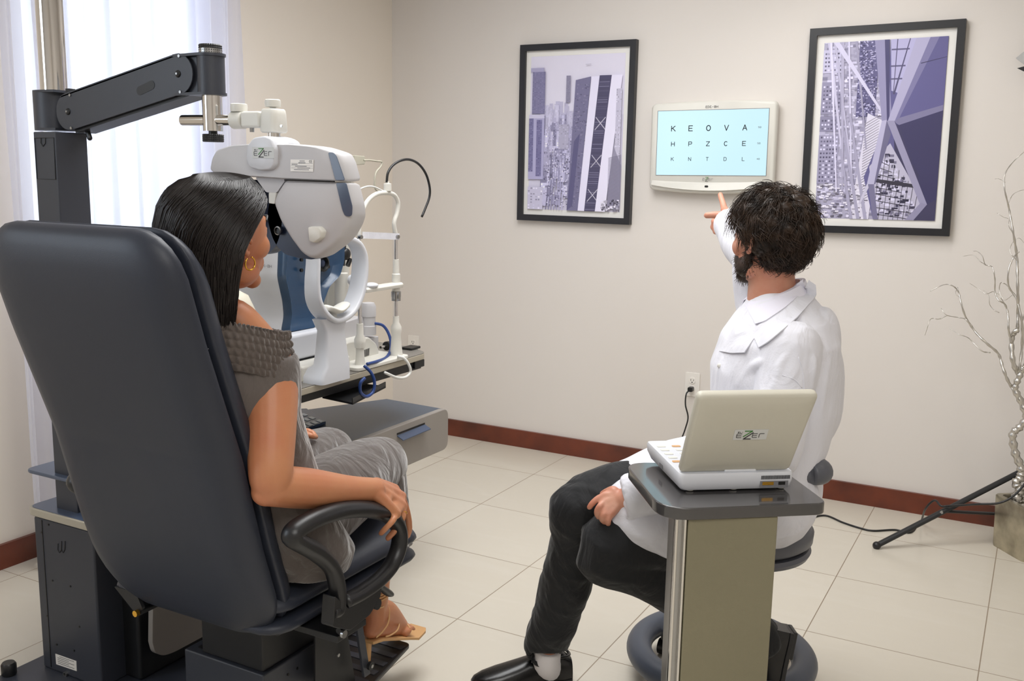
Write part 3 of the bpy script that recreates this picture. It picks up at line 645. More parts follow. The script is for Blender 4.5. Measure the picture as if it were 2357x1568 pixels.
    for i, b2 in enumerate(B_):
        path, rad, n = br(*b2); 
        if i == 0: path[0].z = H-.03
        path = [q+V(0, .03*math.sin(j*.35+i) if j > 3 and i else 0, 0)*(.4 if i else 0) for j, q in enumerate(path)]
        for q in path: q.y = min(q.y, -.03)
        MB().tube(path, rad, n).build('branch', 'silver', tr_, smooth=180)
pot()
# ================================================================== instrument stand with tables
def cushion(name, Bf, Tf, Tb, mapf, mt, parent, nt=72, p=4.0, crease=None):
    rho = [0, .25, .5, .7, .82, .9, .95, .98, .995, 1]; vs = []; fs = []
    def h(r): return (1-r**p)**.5
    def ring(r, side):
        o_ = []
        for k in range(nt):
            x, y = Bf(2*math.pi*k/nt); T_ = (Tf if side > 0 else Tb)*h(r)*side; o_.append(mapf(x*r, y*r, T_))
        return o_
    rings = [ring(r, -1) for r in rho[1:]]+[ring(r, 1) for r in reversed(rho[1:-1])]
    mb = MB(); mb.loft(rings, cap=False); n0 = len(rings)*nt
    a = mapf(0, 0, -Tb*h(0)); b_ = mapf(0, 0, Tf*h(0)); mb.v += [tuple(a), tuple(b_)]
    for k in range(nt): mb.f.append((n0, (k+1) % nt, k)); mb.f.append((n0+1, n0-nt+k, n0-nt+(k+1) % nt))
    o = mb.build(name, mt, parent, smooth=180); return o
def rb(w_, h_, r, r2=None):
    """rounded-rectangle boundary by angle; r top corners, r2 bottom"""
    r2 = r2 or r
    def f(t):
        c, s_ = math.cos(t), math.sin(t); hw, hh = w_/2, h_/2
        # march outwards along the ray until leaving the rounded rect
        lo, hi = 0, hw+hh
        for _ in range(26):
            m_ = (lo+hi)/2; x, y = abs(c*m_), s_*m_; rr = r if y > 0 else r2; y = abs(y); q = max(x-(hw-rr), 0), max(y-(hh-rr), 0)
            inside = x <= hw and y <= hh and (q[0] == 0 or q[1] == 0 or q[0]**2+q[1]**2 <= rr*rr)
            if inside: lo = m_
            else: hi = m_
        return c*lo, s_*lo
    return f
def stand():
    t = thing('instrument_stand', 'dark grey floor-standing instrument stand with chrome pole, lift arm, table and drawer shelf', 'instrument stand', (1.0, -2.5, 0))
    MB().prism([V(.74, -3.4, .006), V(1.42, -3.4, .006), V(1.42, -2.3, .006), V(.74, -2.3, .006)], V(0, 0, .026)).build('base_plate', 'metal_dark', t, bevel=.004)
    f_ = onZ(22, 1562, .02); MB().lathe([(.018, 0), (.02, .004), (.02, .03), (.016, .036)], (f_.x, f_.y, .032)).build('levelling_foot', 'rubber', t)
    # tower
    xr = onY(221, 1350, -2.8).x
    tw = MB(); tw.bx(.80, xr, -2.8, -2.45, .032, .475); o = tw.build('tower_cabinet', 'metal_dark', t, bevel=.006)
    sm = MB(); xs = onY(103, 1300, -2.8).x; sm.bx(xs-.0012, xs+.0012, -2.8012, -2.79, .04, .47); sm.build('panel_seam', 'black', o, smooth=0)
    for px, py in ((96, 1226), (112, 1208), (121, 1337), (162, 1350), (109, 1418), (183, 1443), (131, 1484), (171, 1498)):
        q = onY(px, py, -2.8); MB().cyl(q+V(0, .002, 0), q+V(0, -.0015, 0), .0028, n=12).build('screw', 'black', o)
    ng = MB()
    for x0 in (133, 141):
        P_ = [onY(x0, 1252, -2.8012), onY(x0, 1266, -2.8012), onY(x0+4, 1273, -2.8012), onY(x0+8, 1266, -2.8012), onY(x0+8, 1240+6, -2.8012)]; ng.tube(P_, .0009, 6)
    ng.build('vent_slot', 'black', o, smooth=180)
    P_ = [onY(*p, -2.8) for p in ((128, 1505), (176, 1522), (177, 1545), (130, 1529))]
    lb = MB().prism(P_, V(0, -.001, 0)).build('rating_label', 'outlet_white', o, smooth=0)
    ln = MB()
    for k in range(5):
        a = P_[0].lerp(P_[3], .15+.17*k); b_ = P_[1].lerp(P_[2], .15+.17*k); a2 = a.lerp(b_, .1+.1*(k == 0)); b2 = a.lerp(b_, .9-.25*(k % 2)); n_ = V(0, -.0012, 0); z = V(0, 0, .0012)
        ln.prism([a2+n_, b2+n_, b2+n_+z, a2+n_+z], V(0, -.0002, 0))
    ln.build('fine_print', 'ink', lb, smooth=0)
    q = onY(153, 1551, -2.8); MB().lathe([(.007, 0), (.007, .006), (.0045, .006), (.0045, .002)], q, (0, -1, 0)).build('socket_ring', 'steel', o); MB().cyl(q, q+V(0, -.003, 0), .0044).build('socket_core', 'black', o)
    # right part of the cabinet: recessed dark body and pale rounded side panel
    MB().bx(xr-.01, 1.10, -2.72, -2.30, .032, .44).build('cabinet_body', 'metal_black', t, bevel=.01)
    X0 = 1.14; P_ = [onX(*p, X0) for p in ((356, 1378), (352, 1395), (351, 1480), (357, 1503), (375, 1511), (400, 1503), (500, 1449), (620, 1380), (620, 1250), (450, 1330))]
    P_ = fillet(P_, [0, 0, 0, .01, .02, .02, 0, 0, .02, .02]); MB().prism(P_, V(-.018, 0, 0)).build('side_panel', 'drawer_front', t, bevel=.002)
    # stone coloured top plate and little shelf beside the chair
    def plate(z, th, y0, y1, x0, x1, r, mt, nm): 
        pts = fillet([V(x0, y0, z), V(x1, y0, z), V(x1, y1, z), V(x0, y1, z)], r); return MB().prism(pts, V(0, 0, -th)).build(nm, mt, t, bevel=.003)
    plate(.505, .022, -2.815, -2.42, .79, 1.10, .03, 'table_edge', 'tower_top')
    plate(.5065, .002, -2.81, -2.43, .795, 1.09, .03, 'slate', 'tower_top_laminate')
    plate(.605, .01, -2.80, -2.5, .775, 1.0, .025, 'slate', 'small_shelf')
    # post
    pa, pb, pc = onY(76, 305, -2.78), onY(127, 303, -2.78), None
    x0, x1 = pa.x, pb.x; zt = pb.z; y1 = onX(200, 306, x1).y
    pm = MB(); pm.bx(x0, x1, -2.78, y1, .03, zt); po = pm.build('post', 'metal_dark', t, bevel=.003)
    fr = MB(); a, b_, c, d = [onY(*p, -2.781) for p in ((79, 318), (123, 317), (128, 413), (85, 412))]
    fr.tube([a, b_, c, d, a], .0009, 6); fr.build('cover_seam', 'black', po, smooth=180)
    P_ = [onY(x, y, -2.7812) for x, y in ((94, 318), (94, 330), (99, 337), (104, 330), (104, 318))]; MB().tube(P_, .0009, 6).build('finger_slot', 'black', po, smooth=180)
    # chrome pole and collar
    px_, py_ = (x0+x1)/2+.012, -2.70
    pt = onY(147, 212, py_).x-onY(103, 212, py_).x; cxp = (onY(147, 212, py_).x+onY(103, 212, py_).x)/2; r = pt*.879/2
    zc0, zc1 = onY(125, 299, py_).z, onY(125, 213, py_).z
    MB().cyl((cxp, py_, zc1-.02), (cxp, py_, 2.25), r).build('chrome_pole', 'chrome', t)
    ph = thing('pole_light', None, None) if False else None
    cl = MB(); cl.cyl((cxp-.004, py_, zc0), (cxp-.004, py_, zc1), r*1.5); co = cl.build('arm_collar', 'metal_dark', t, bevel=.001)
    for z in (zc0, zc1): MB().prism([V(cxp-.004, py_, z-.003)+V(x, y, 0) for x, y in [( -.05*math.cos(a)*1.0, .05*math.sin(a)) for a in [k*math.pi/8 for k in range(-4, 5)]]+[(.06, .045), (.06, -.045)]], V(0, 0, .006)).build('collar_flange', 'metal_dark', t)
    # lift arm, built in its own vertical plane
    Ya = -2.745
    pl = [(157, 257), (410, 170)]; A, B = onY(*pl[0], Ya), onY(*pl[1], Ya); hr = (onY(140, 213+3, Ya)-onY(168, 296, Ya)).length/2*.98; ax = (B-A).normalized(); up_ = V(0, 0, 0)+V(-ax.z, 0, ax.x)
    def stad(A, B, rr, n=12): return [B+ax*rr*math.cos(a)+up_*rr*math.sin(a) for a in [(-math.pi/2+math.pi*k/n) for k in range(n+1)]]+[A-ax*rr*math.cos(a)-up_*rr*math.sin(a) for a in [(-math.pi/2+math.pi*k/n) for k in range(n+1)]]
    lf = MB().prism(stad(A, B, hr), V(0, .004, 0)); lo = lf.build('lift_arm', 'metal_dark', t, bevel=.001)
    MB().prism(stad(A+V(0, .08, 0), B+V(0, .08, 0), hr), V(0, .004, 0)).build('arm_side_plate', 'metal_dark', lo, bevel=.001)
    b1 = MB(); b1.prism([A+up_*hr*.93-ax*.02, B+up_*hr*.93, B+up_*hr*.86, A+up_*hr*.86-ax*.02], V(0, .08, 0)); b1.build('arm_top_cover', 'metal_dark', lo)
    b1 = MB(); b1.prism([A-up_*hr*.80+V(0, .01, 0), B-up_*hr*.8+V(0, .01, 0), B-up_*hr*1.14+V(0, .01, 0)+ax*.03, A-up_*hr*1.14+V(0, .01, 0)], V(0, .06, 0)); b1.build('arm_under_tray', 'metal_black', lo)
    for q in (A, B): MB().ell(q+V(0, -.0, 0), (.0085, .005, .0085)).build('bolt', 'black', lo); MB().cyl(q+V(0, -.002, 0), q+V(0, -.0062, 0), .0028, n=6).build('bolt_socket', 'steel', lo)
    s0, s1 = onY(322, 209, Ya), onY(349, 196, Ya); MB().prism(stad(s0, s1, .0105, 8), V(0, -.0008, 0)).build('arm_slot', 'black', lo)
    for p in ((413, 129), (416, 212), (165, 295), (162, 219)): q = onY(*p, Ya); MB().cyl(q, q+V(0, -.003, 0), .0035, n=10).build('rivet', 'steel', lo)
    # end fork and cylinder
    ec = onY(486, 170, -2.72); rr = .031; zt, zb = onY(486, 127, -2.72).z, onY(486, 217, -2.72).z
    ef = MB(); ef.cyl((ec.x, ec.y, zb), (ec.x, ec.y, zt), rr); eo = ef.build('arm_end_cylinder', 'metal_dark', t)
    MB().bx(ec.x-.09, ec.x, -2.735, -2.675, zb+.003, zt-.003).build('arm_end_block', 'metal_dark', t, bevel=.002)
    for z in (zb, zt): MB().prism([V(ec.x+.034*math.cos(a), ec.y+.034*math.sin(a), z-.003) for a in [-math.pi/2+math.pi*k/12 for k in range(13)]]+[V(ec.x-.095, -2.67, z-.003), V(ec.x-.095, -2.745, z-.003)], V(0, 0, .006)).build('end_flange', 'metal_dark', t)
    def knurl(z0, z1, r, nm):
        mb = MB(); nn = 64; rings = []
        for i in range(9):
            z = z0+(z1-z0)*i/8; k_ = .93 if i in (0, 8) else (1 if i % 2 else .965)
            rings.append([V(ec.x+r*k_*(1 if j % 2 else .965)*math.cos(2*math.pi*j/nn), ec.y+r*k_*(1 if j % 2 else .965)*math.sin(2*math.pi*j/nn), z) for j in range(nn)])
        mb.loft(rings).build(nm, 'rubber', t, smooth=20)
    zk = onY(485, 113, -2.72).z; knurl(zk-.011, zk+.010, .0265, 'knob')
    MB().cyl((ec.x, ec.y, zt), (ec.x, ec.y, zk), .026).build('knob_washer', 'steel', t)
    z2 = onY(488, 302, -2.72).z; MB().cyl((ec.x, ec.y, z2), (ec.x, ec.y, zb), .0225).build('chrome_sleeve', 'chrome', t)
    z3 = onY(488, 317, -2.72).z; MB().cyl((ec.x, ec.y, z3), (ec.x, ec.y, z2), .01).build('knob_stem', 'black', t); knurl(z3-.010, z3+.008, .0245, 'knob')
    q = onY(202, 303, Ya+.03); MB().tube([q+V(-.006, 0, .012), q, q+V(.006, 0, -.016)], [.004, .006, .0065], 10, round_ends=True).build('lock_lever', 'rubber', t)
    q = onY(162, 208, Ya+.03); MB().bx(q.x-.007, q.x+.007, q.y-.01, q.y+.01, q.z-.02, q.z+.004).build('arm_stop', 'metal_black', t, bevel=.001)
    # sliding table
    zt = .808; c1 = onZ(984, 812, zt); xe = c1.x
    ol = fillet([V(xe+.03, -2.62, zt), V(xe, c1.y-.01, zt), V(xe-.10, c1.y+.055, zt), V(.86, c1.y+.09, zt), V(.80, -2.62, zt)], [.02, .025, .03, .04, .02])
    tb = MB().prism(ol, V(0, 0, -.02)).build('sliding_table', 'table_edge', t, bevel=.003)
    MB().prism([V(p.x*.997+.003, p.y, p.z+.0002) for p in ol], V(0, 0, .0016)).build('table_laminate', 'table_grey', tb)
    r_ = MB(); r_.bx(xe-.05, xe-.012, -2.6, c1.y-.02, .755, .787); r_.build('table_rail', 'metal_black', t, bevel=.002)
    MB().bx(xe-.10, xe-.004, c1.y-.07, c1.y-.012, .762, .787).build('rail_end_block', 'metal_black', t, bevel=.002)
    MB().bx(.95, 1.2, -2.55, -1.75, .735, .787).build('table_carrier', 'metal_black', t, bevel=.002)
    P_ = [onZ(*p, .735) for p in ((742, 917), (812, 932), (888, 893), (826, 886))]; MB().prism(P_, V(0, 0, .006)).build('under_tray', 'metal_black', t)
    MB().prism([P_[1], P_[2], P_[2]+V(0, 0, .02), P_[1]+V(0, 0, .02)], V(-.003, 0, 0)).build('tray_lip', 'metal_black', t)
    MB().bx(.84, 1.0, -2.45, -2.2, .4, .75).build('table_column', 'metal_dark', t, bevel=.004)
    q = onZ(946, 803, .81); MB().prism([q+V(x, y, 0) for x, y in rrect(.045, .06, .006)], V(0, 0, .008)).build('table_port', 'black', t, bevel=.002)
    # drawer shelf
    dx = 1.30; D = [onX(*p, dx) for p in ((1031, 939), (1021, 1034))]; yf = D[0].y+.004; zt2, zb2 = D[0].z, D[1].z-.004
    fp = fillet([V(dx, yf, zt2), V(dx, -2.75, zt2), V(dx, -2.75, zb2), V(dx, yf, zb2)], [.035, .02, .02, .035]); MB().prism(fp, V(-.022, 0, 0)).build('drawer_front', 'drawer_front', t, bevel=.0035)
    q1 = onZ(890, 918, zt2-.004); q2 = onZ(682, 946, zt2-.004)
    MB().prism([V(dx-.02, yf-.01, zt2-.004), V(dx-.02, -2.75, zt2-.004), V(.86, -2.75, zt2-.004), V(q2.x, q2.y, zt2-.004), V(q1.x, q1.y, zt2-.004)], V(0, 0, -(zt2-zb2-.03))).build('drawer_shelf', 'desk_blue', t, bevel=.003)
    h_ = MB(); a, b_, c, d = onX(978, 977, dx+.001), onX(914, 1003, dx+.001), onX(930, 1010, dx+.02), onX(990, 982, dx+.02)
    h_.prism([a, b_, V(dx+.026, b_.y, b_.z-.012), V(dx+.026, a.y, a.z-.012)], V(0, 0, -.003)); h_.build('drawer_pull', 'slate', t)
    h2 = MB(); h2.bx(dx-.001, dx+.0012, b_.y, a.y, a.z, a.z+.006); h2.build('pull_slot', 'black', t)
    # keypad on the shelf
    zk = zt2+.001; P_ = [onZ(*p, zk) for p in ((672, 945), (706, 944), (750, 974), (700, 992), (640, 1002))]; kp = MB().prism([p+V(0, 0, .006) for p in P_], V(0, 0, -.010)).build('keypad', 'key_blue', t, bevel=.001)
    u0, u1, w0 = onZ(700, 955, zk+.0065), onZ(740, 971, zk+.0065), onZ(680, 961, zk+.0065)
    du = (u1-u0)/2.2; dv = (w0-u0)*.62
    for i in range(3):
        for j in range(7):
            q = u0+du*i+dv*j; a = du*.3; b2 = dv*.32; MB().prism([q-a-b2, q+a-b2, q+a+b2, q-a+b2], V(0, 0, .0012)).build('key', 'keycap', kp)
stand()
# ------------------------------------------------------------------ phoropter
def phoropter():
    Y0 = -2.72; f = lambda px, py, dy=0: onY(px, py, Y0+dy); c0 = f(630, 270)
    t = thing('phoropter', 'pale grey motorised eye-testing head hanging from a chrome rod before the patient', 'phoropter', f(630, 300))
    zc = f(486, 277).z
    MB().cyl(f(421, 277), V(f(545, 277).x, Y0, zc), .0125).build('chrome_rod', 'chrome', t)
    q = f(551, 277); MB().cyl(V(q.x-.018, Y0, zc), V(q.x+.016, Y0, zc), .0205).build('clamp_ring', 'plastic_white', t, bevel=.003)
    q = f(550, 249); MB().lathe([(.008, -.02), (.008, -.008), (.0185, -.008), (.0195, .002), (.0185, .0085), (.016, .010)], q).build('clamp_knob', 'plastic_white', t)
    q = f(585, 277); MB().bx(q.x-.026, q.x+.03, Y0-.018, Y0+.018, zc-.018, zc+.018).build('bracket', 'plastic_white', t, bevel=.006)
    q = f(630, 278); P_ = [V(q.x+x, Y0+y, 0) for x, y in rrect(.048, .05, .014)]
    zz0, zz1 = f(630, 306).z, f(630, 251).z
    MB().loft([[V(q.x+(p.x-q.x)*s_, Y0+(p.y-Y0)*s_, z) for p in P_] for z, s_ in ((zz0, .9), (zz0+.004, 1.03), (zz1-.012, .96), (zz1-.003, .9), (zz1, .8))]).build('swivel_head', 'plastic_white', t, smooth=50)
    q2 = f(628, 240); MB().lathe([(.007, -.014), (.007, -.006), (.017, -.006), (.0178, .002), (.017, .0085), (.015, .0105)], q2).build('swivel_knob', 'plastic_white', t)
    for a, b_ in ((648, 290),): s_ = onY(a, b_, Y0-.026); MB().cyl(s_, s_+V(0, -.002, 0), .003, n=12).build('screw', 'steel', t)
    s_ = f(580, 298); MB().cyl(s_+V(0, 0, .006), s_+V(0, 0, -.006), .005, n=8).build('thumb_screw', 'steel', t)
    MB().cyl(V(q.x, Y0, zz0-.014), V(q.x, Y0, zz0), .0135).build('neck', 'chrome', t)
    # top housing
    top = [(478, 392), (483, 365), (494, 345), (528, 334), (571, 331), (670, 331), (724, 336), (757, 346), (773, 352), (783, 372), (796, 419), (657, 413), (585, 408), (500, 405)]
    P_ = fillet([f(*p, -.045) for p in top], .008, 3)
    hb = MB(); cen = sum(P_, V(0, 0, 0))/len(P_)
    def off(P__, s_, dy): return [cen+(p-cen)*s_+V(0, dy, 0) for p in P__]
    hb.loft([off(P_, .93, 0), off(P_, .975, .003), off(P_, 1, .012), off(P_, .995, .035), off(P_, .955, .062), off(P_, .90, .078)]); hb.build('top_housing', 'plastic_grey', t, smooth=50)
    Yf = Y0-.0455
    # logo plaque
    pl = fillet([onY(*p, Yf) for p in ((616, 313), (590, 317), (576, 336), (573, 367), (581, 386), (605, 393), (631, 391), (639, 380), (640, 341), (631, 319))], .006, 3)
    cc = sum(pl, V(0, 0, 0))/len(pl); pq = MB(); pq.loft([[cc+(p-cc)*s_+V(0, dy, 0) for p in pl] for s_, dy in ((1.0, .05), (1.0, -.006), (.96, -.010), (.9, -.0115))]); lp = pq.build('logo_plaque', 'plastic_cool', t, smooth=50)
    dm = MB(); dm.ell(f(645, 333, .01), (.04, .05, .018)); dm.build('plaque_dome', 'plastic_cool', t, smooth=180)
    Ys = Yf-.0118; a, b_ = onY(581, 364, Ys), onY(631, 364, Ys); X_ = (b_-a); logo(t, a, V(1, 0, 0), V(0, 0, 1), X_.x*1.0)
    # rating label
    L = [onY(*p, Yf-.0005) for p in ((669, 367), (722, 368), (721, 395.5), (669, 394.5))]; lb = MB().prism(L, V(0, -.0006, 0)).build('rating_label', 'outlet_white', t, smooth=0)
    ln = MB(); W_ = L[1].x-L[0].x; Ht = L[0].z-L[3].z
    for k, (u0, u1) in enumerate(((.4, .62), (.35, .65), (.05, .3), (.2, .7), (.3, .85), (.15, .8))):
        z = L[0].z-Ht*(.12+.145*k); ln.bx(L[0].x+W_*u0, L[0].x+W_*u1, L[0].y-.001, L[0].y-.0004, z-.0007, z+.0007)
    for k in (.32, .52, .7): z = L[0].z-Ht*k; ln.bx(L[0].x+.002, L[0].x+W_-.002, L[0].y-.001, L[0].y-.0004, z-.0002, z+.0002)
    text(ln, 'CE', V(L[0].x+W_*.82, L[0].y-.0004, L[0].z-Ht*.24), V(1, 0, 0), V(0, 0, 1), .0045, .0006, w=.004, dn=V(0, -.0006, 0)); ln.build('fine_print', 'ink_grey', lb, smooth=0)
    # eye module, right one in full view, left one behind the hair
    mod = [(655, 415), (636, 445), (629, 465), (644, 505), (670, 549), (696, 584), (711, 594), (724, 596), (735, 592), (768, 568), (789, 547), (805, 519), (812, 497), (810, 471), (797, 420)]
    nv = [(640, 415), (622, 455), (616, 490), (618, 516), (627, 547), (638, 568), (657, 586), (687, 594), (720, 598), (760, 575), (790, 545), (805, 500), (800, 470), (795, 420)]
    xm = (f(628, 300).x+.0)
    for side, nm in ((1, 'eye_module'), (-1, 'eye_module')):
        def mir(P__): return P__ if side > 0 else [V(xm-(p.x-xm)*.80, p.y, p.z) for p in P__]
        P_ = mir(fillet([f(*p, -.042) for p in mod], .007, 3)); cen = sum(P_, V(0, 0, 0))/len(P_)
        mb = MB(); mb.loft([[cen+(p-cen)*s_+V(0, dy, 0) for p in P_] for s_, dy in ((.86, -.005), (.94, -.003), (.985, .003), (1, .012), (.995, .034), (.96, .05))]); mo = mb.build(nm, 'plastic_grey', t, smooth=50)
        P_ = mir(fillet([f(*p, .003) for p in nv], .008, 3)); cen = sum(P_, V(0, 0, 0))/len(P_)
        MB().loft([[cen+(p-cen)*s_+V(0, dy, 0) for p in P_] for s_, dy in ((1, -.0), (1.0, .03), (.92, .05))]).build('dark_lens_face', 'navy', mo, smooth=50)
        kb = mir(fillet([f(*p, -.046) for p in ((716, 522), (742, 521), (752, 532), (748, 547), (731, 559), (720, 556))], .004, 3)); cen = sum(kb, V(0, 0, 0))/len(kb)
        MB().loft([[cen+(p-cen)*s_+V(0, dy, 0) for p in kb] for s_, dy in ((1.06, .004), (1, -.008), (.94, -.012), (.86, -.0135))]).build('adjustment_knob', 'plastic_white', mo, smooth=50)
        tr = mir(fillet([f(*p, -.0475) for p in ((774, 421), (798, 421), (812, 475), (811, 495), (806, 499), (795, 497), (789, 484))], .004, 3)); MB().prism(tr, V(0, -.002, 0)).build('blue_trim', 'slate', mo, bevel=.001)
        if side > 0: tr = mir(fillet([f(*p, -.0475) for p in ((756, 351), (768, 351), (775, 358), (795, 415), (773, 415))], .004, 3)); MB().prism(tr, V(0, -.002, 0)).build('upper_blue_trim', 'slate', t, bevel=.001)
        if side < 0: continue
        q = f(642, 531, -.003); MB().lathe([(.010, 0), (.010, .005), (.0075, .006), (.0075, .001)], q, (0, -1, 0)).build('lens_ring', 'steel', mo); MB().cyl(q, q+V(0, -.002, 0), .0074).build('lens', 'black', mo)
    MB().prism(fillet([f(*p, -.03) for p in ((587, 408), (660, 410), (637, 444), (612, 443))], .006), V(0, .05, 0)).build('centre_bridge', 'plastic_grey', t, bevel=.004)
    MB().prism(fillet([f(*p, -.03) for p in ((618, 443), (636, 443), (632, 470), (618, 468))], .003), V(0, .02, 0)).build('forehead_rest', 'plastic_white', t, bevel=.003)
    # gap line
    g_ = MB(); a, b_ = onY(655, 414.5, Yf-.001), onY(770, 418, Yf-.001); g_.tube([a, b_], .0016, 6); g_.build('seam_shadow_gap', 'black', t)
phoropter()
# wall-side box with plug behind the phoropter belongs to the autorefractor/slit lamp side
def slit_lamp():
    X0 = 1.30; g = lambda px, py, dx=0: onX(px, py, X0+dx); p1, p2 = g(829, 847), g(912, 820); zb = .8098
    t = thing('slit_lamp', 'white slit lamp microscope with tall head frame and black bendy lamp at the table end', 'slit lamp', (1.25, -1.9, zb))
    MB().prism(fillet([V(X0-.32, p1.y-.05, zb), V(X0+.035, p1.y-.055, zb), V(X0+.035, p2.y+.03, zb), V(X0-.32, p2.y+.04, zb)], .02), V(0, 0, .012)).build('base_plate', 'plastic_white', t, bevel=.003)
    y1, y2 = p1.y, p2.y; z = lambda px, py: g(px, py).z; zb += .012
    r = .0105
    a = MB(); a.lathe([(.017, 0), (.014, .02), (.0125, .06), (.0165, z(829, 800)-zb), (.018, z(829, 790)-zb), (.018, z(829, 781)-zb), (.0115, z(829, 770)-zb), (.0105, z(829, 745)-zb)], (X0, y1, zb)); a.build('near_post_foot', 'plastic_white', t)
    MB().cyl((X0, y1, zb), (X0, y1, z(828, 548)), .0058).build('near_chrome_post', 'chrome', t)
    a = MB(); a.lathe([(.022, 0), (.018, .03), (.0155, z(912, 770)-zb), (.0175, z(912, 762)-zb), (.0175, z(912, 752)-zb), (.010, z(912, 742)-zb), (.0095, z(912, 728)-zb)], (X0, y2, zb)); a.build('far_post_foot', 'plastic_white', t)
    MB().cyl((X0, y2, zb), (X0, y2, z(905, 540)), .0058).build('far_chrome_post', 'chrome', t)
    MB().lathe([(.0095, 0), (.0095, .0), (.0155, .0), (.0155, .012), (.0165, .014), (.0165, .03), (.0135, .032)], (X0, y2, z(907, 693))).build('height_collar', 'steel', t)
    MB().lathe([(.0135, 0), (.0135, z(907, 632)-z(907, 672)), (.0105, z(907, 630)-z(907, 672)), (.0095, z(905, 598)-z(907, 672))], (X0, y2, z(907, 672))).build('far_sleeve', 'plastic_white', t)
    # head frame
    pts = [(826, 548), (826, 520), (832, 492), (846, 463), (866, 447), (890, 444), (907, 449), (916, 466), (914, 490), (907, 515), (905, 545)]
    P_ = [g(*p) for p in pts]; P_[0].y = P_[1].y = y1; P_[-1].y = y2
    MB().tube(P_, .0072, 12, smooth=6).build('head_frame', 'plastic_white', t, smooth=180)
    # strap bowed forward
    st = MB(); ra = []; 
    for i in range(17):
        u = i/16; q = V(X0+.012-.05*4*u*(1-u)*.5, y1+(y2-y1)*u, z(828, 541)+(z(905, 545)-z(828, 541))*u)
        ra.append([q+V(0, 0, .0105), q+V(.0015, 0, .0105), q+V(.0015, 0, -.0105), q+V(0, 0, -.0105)])
    st.loft(ra).build('forehead_strap', 'coat', t, smooth=40)
    for y, zz in ((y1, z(828, 545)), (y2, z(905, 545))): MB().cyl((X0+.006, y-.006, zz), (X0+.016, y-.008, zz), .006).build('strap_clip', 'steel', t)
    # chin rest arm
    zc = z(870, 662); MB().loft([[V(X0+.006+dx, y, zz+zc) for dx, zz in ((-.02, -.008), (.014, -.008), (.016, .002), (.010, .008), (-.018, .008))] for y in (y2+.012, y2-.02, (y1+y2)/2+.02, y1+.01)]).build('chin_rest_arm', 'plastic_white', t, bevel=.002)
    MB().ell((X0+.008, (y1*.75+y2*.25), zc+.012), (.022, .026, .009)).build('chin_cup', 'plastic_cool', t, smooth=180)
    # fixation lamp
    q = g(892, 432); MB().lathe([(.011, -.012), (.0125, -.010), (.0125, .012), (.006, .014), (.006, .020)], q).build('lamp_socket', 'plastic_white', t)
    P_ = [g(*p) for p in ((890, 420), (893, 398), (905, 380), (925, 369), (945, 368), (965, 379), (981, 402), (989, 432), (988, 455), (979, 480), (971, 499))]; MB().tube(P_, .0042, 10, smooth=5).build('gooseneck', 'rubber', t, smooth=180)
    # optics behind: column, microscope head, lamp tower
    f = lambda px, py, x: onX(px, py, x)
    xb = 1.19; q = f(848, 770, xb); zt_ = f(848, 697, xb).z
    MB().lathe([(.026, 0), (.026, .03), (.024, .032), (.024, .06), (.026, .062), (.026, zt_-q.z-.012), (.02, zt_-q.z), (.012, zt_-q.z)], q).build('microscope_column', 'plastic_grey', t)
    MB().prism(fillet([f(*p, xb) for p in ((785, 745), (835, 728), (845, 770), (790, 782))], .008), V(-.05, 0, 0)).build('swing_arm', 'plastic_grey', t, bevel=.004)
    MB().prism(fillet([f(*p, 1.24) for p in ((790, 845), (788, 800), (800, 788), (850, 776), (866, 790), (873, 805), (872, 822))], .008), V(-.12, 0, 0)).build('cross_slide', 'plastic_white', t, bevel=.006)
    P_ = [f(*p, 1.2405) for p in ((838, 806), (851, 801), (850, 818), (838, 822))]; cr2 = MB(); 
    for k in range(9): a = P_[0].lerp(P_[1], k/9+.02); b_ = P_[3].lerp(P_[2], k/9+.02); w_ = V(0, .0012 if k % 3 else .0022, 0); cr2.prism([a, a+w_, b_+w_, b_], V(.0004, 0, 0))
    cr2.build('barcode_label', 'ink', t, smooth=0)
    q = f(888, 797, 1.2); MB().cyl(q+V(0, -.03, 0), q+V(0, .03, 0), .005).build('wheel_axle', 'chrome', t); MB().lathe([(.010, 0), (.0155, .002), (.0155, .016), (.010, .018)], q, (0, 1, 0)).build('rack_wheel', 'rubber', t)
    MB().bx(1.02, 1.2, y2-.02, y2+.04, .83, .87).build('rack_housing', 'plastic_grey', t, bevel=.004)
    xl = 1.14; q = f(786, 690, xl); q2 = f(786, 628, xl)
    MB().cyl(q-V(0, 0, .05), V(q.x, q.y, q2.z), .022).build('illumination_tower', 'plastic_white', t, bevel=.002)
    q3 = f(790, 650, xl-.0); MB().lathe([(.006, 0), (.017, .001), (.017, .010), (.006, .012)], q3+V(.03, 0, .01), (1, 0, 0)).build('width_knob', 'plastic_cool', t)
    MB().cyl(f(790, 612, xl), f(794, 545, xl), .006).build('mirror_rod', 'metal_black', t)
    MB().cyl(f(800, 612, xl), f(806, 596, xl), .008).build('mirror_holder', 'black', t)
    MB().ell(f(796, 585, xl), (.014, .02, .02)).build('lamp_knob', 'black', t)
    MB().cyl(f(808, 547, xl), f(811, 528, xl), .0075).build('lamp_plug', 'black', t)
    MB().bx(1.06, 1.1, q.y-.02, q.y+.03, .83, 1.35).build('lamp_support', 'plastic_white', t, bevel=.006)
    # tall beige rear box with a cable plug
    xq = 1.12; a, b_, c, d = f(781, 355, xq), f(809, 355, xq), f(809, 420, xq), f(805, 545, xq)
    MB().bx(xq-.05, xq, a.y, b_.y, c.z, a.z).build('control_box', 'plastic_beige', t, bevel=.003)
    MB().bx(xq-.05, xq-.004, a.y+.01, b_.y-.012, .82, c.z).build('control_box_post', 'plastic_white', t, bevel=.003)
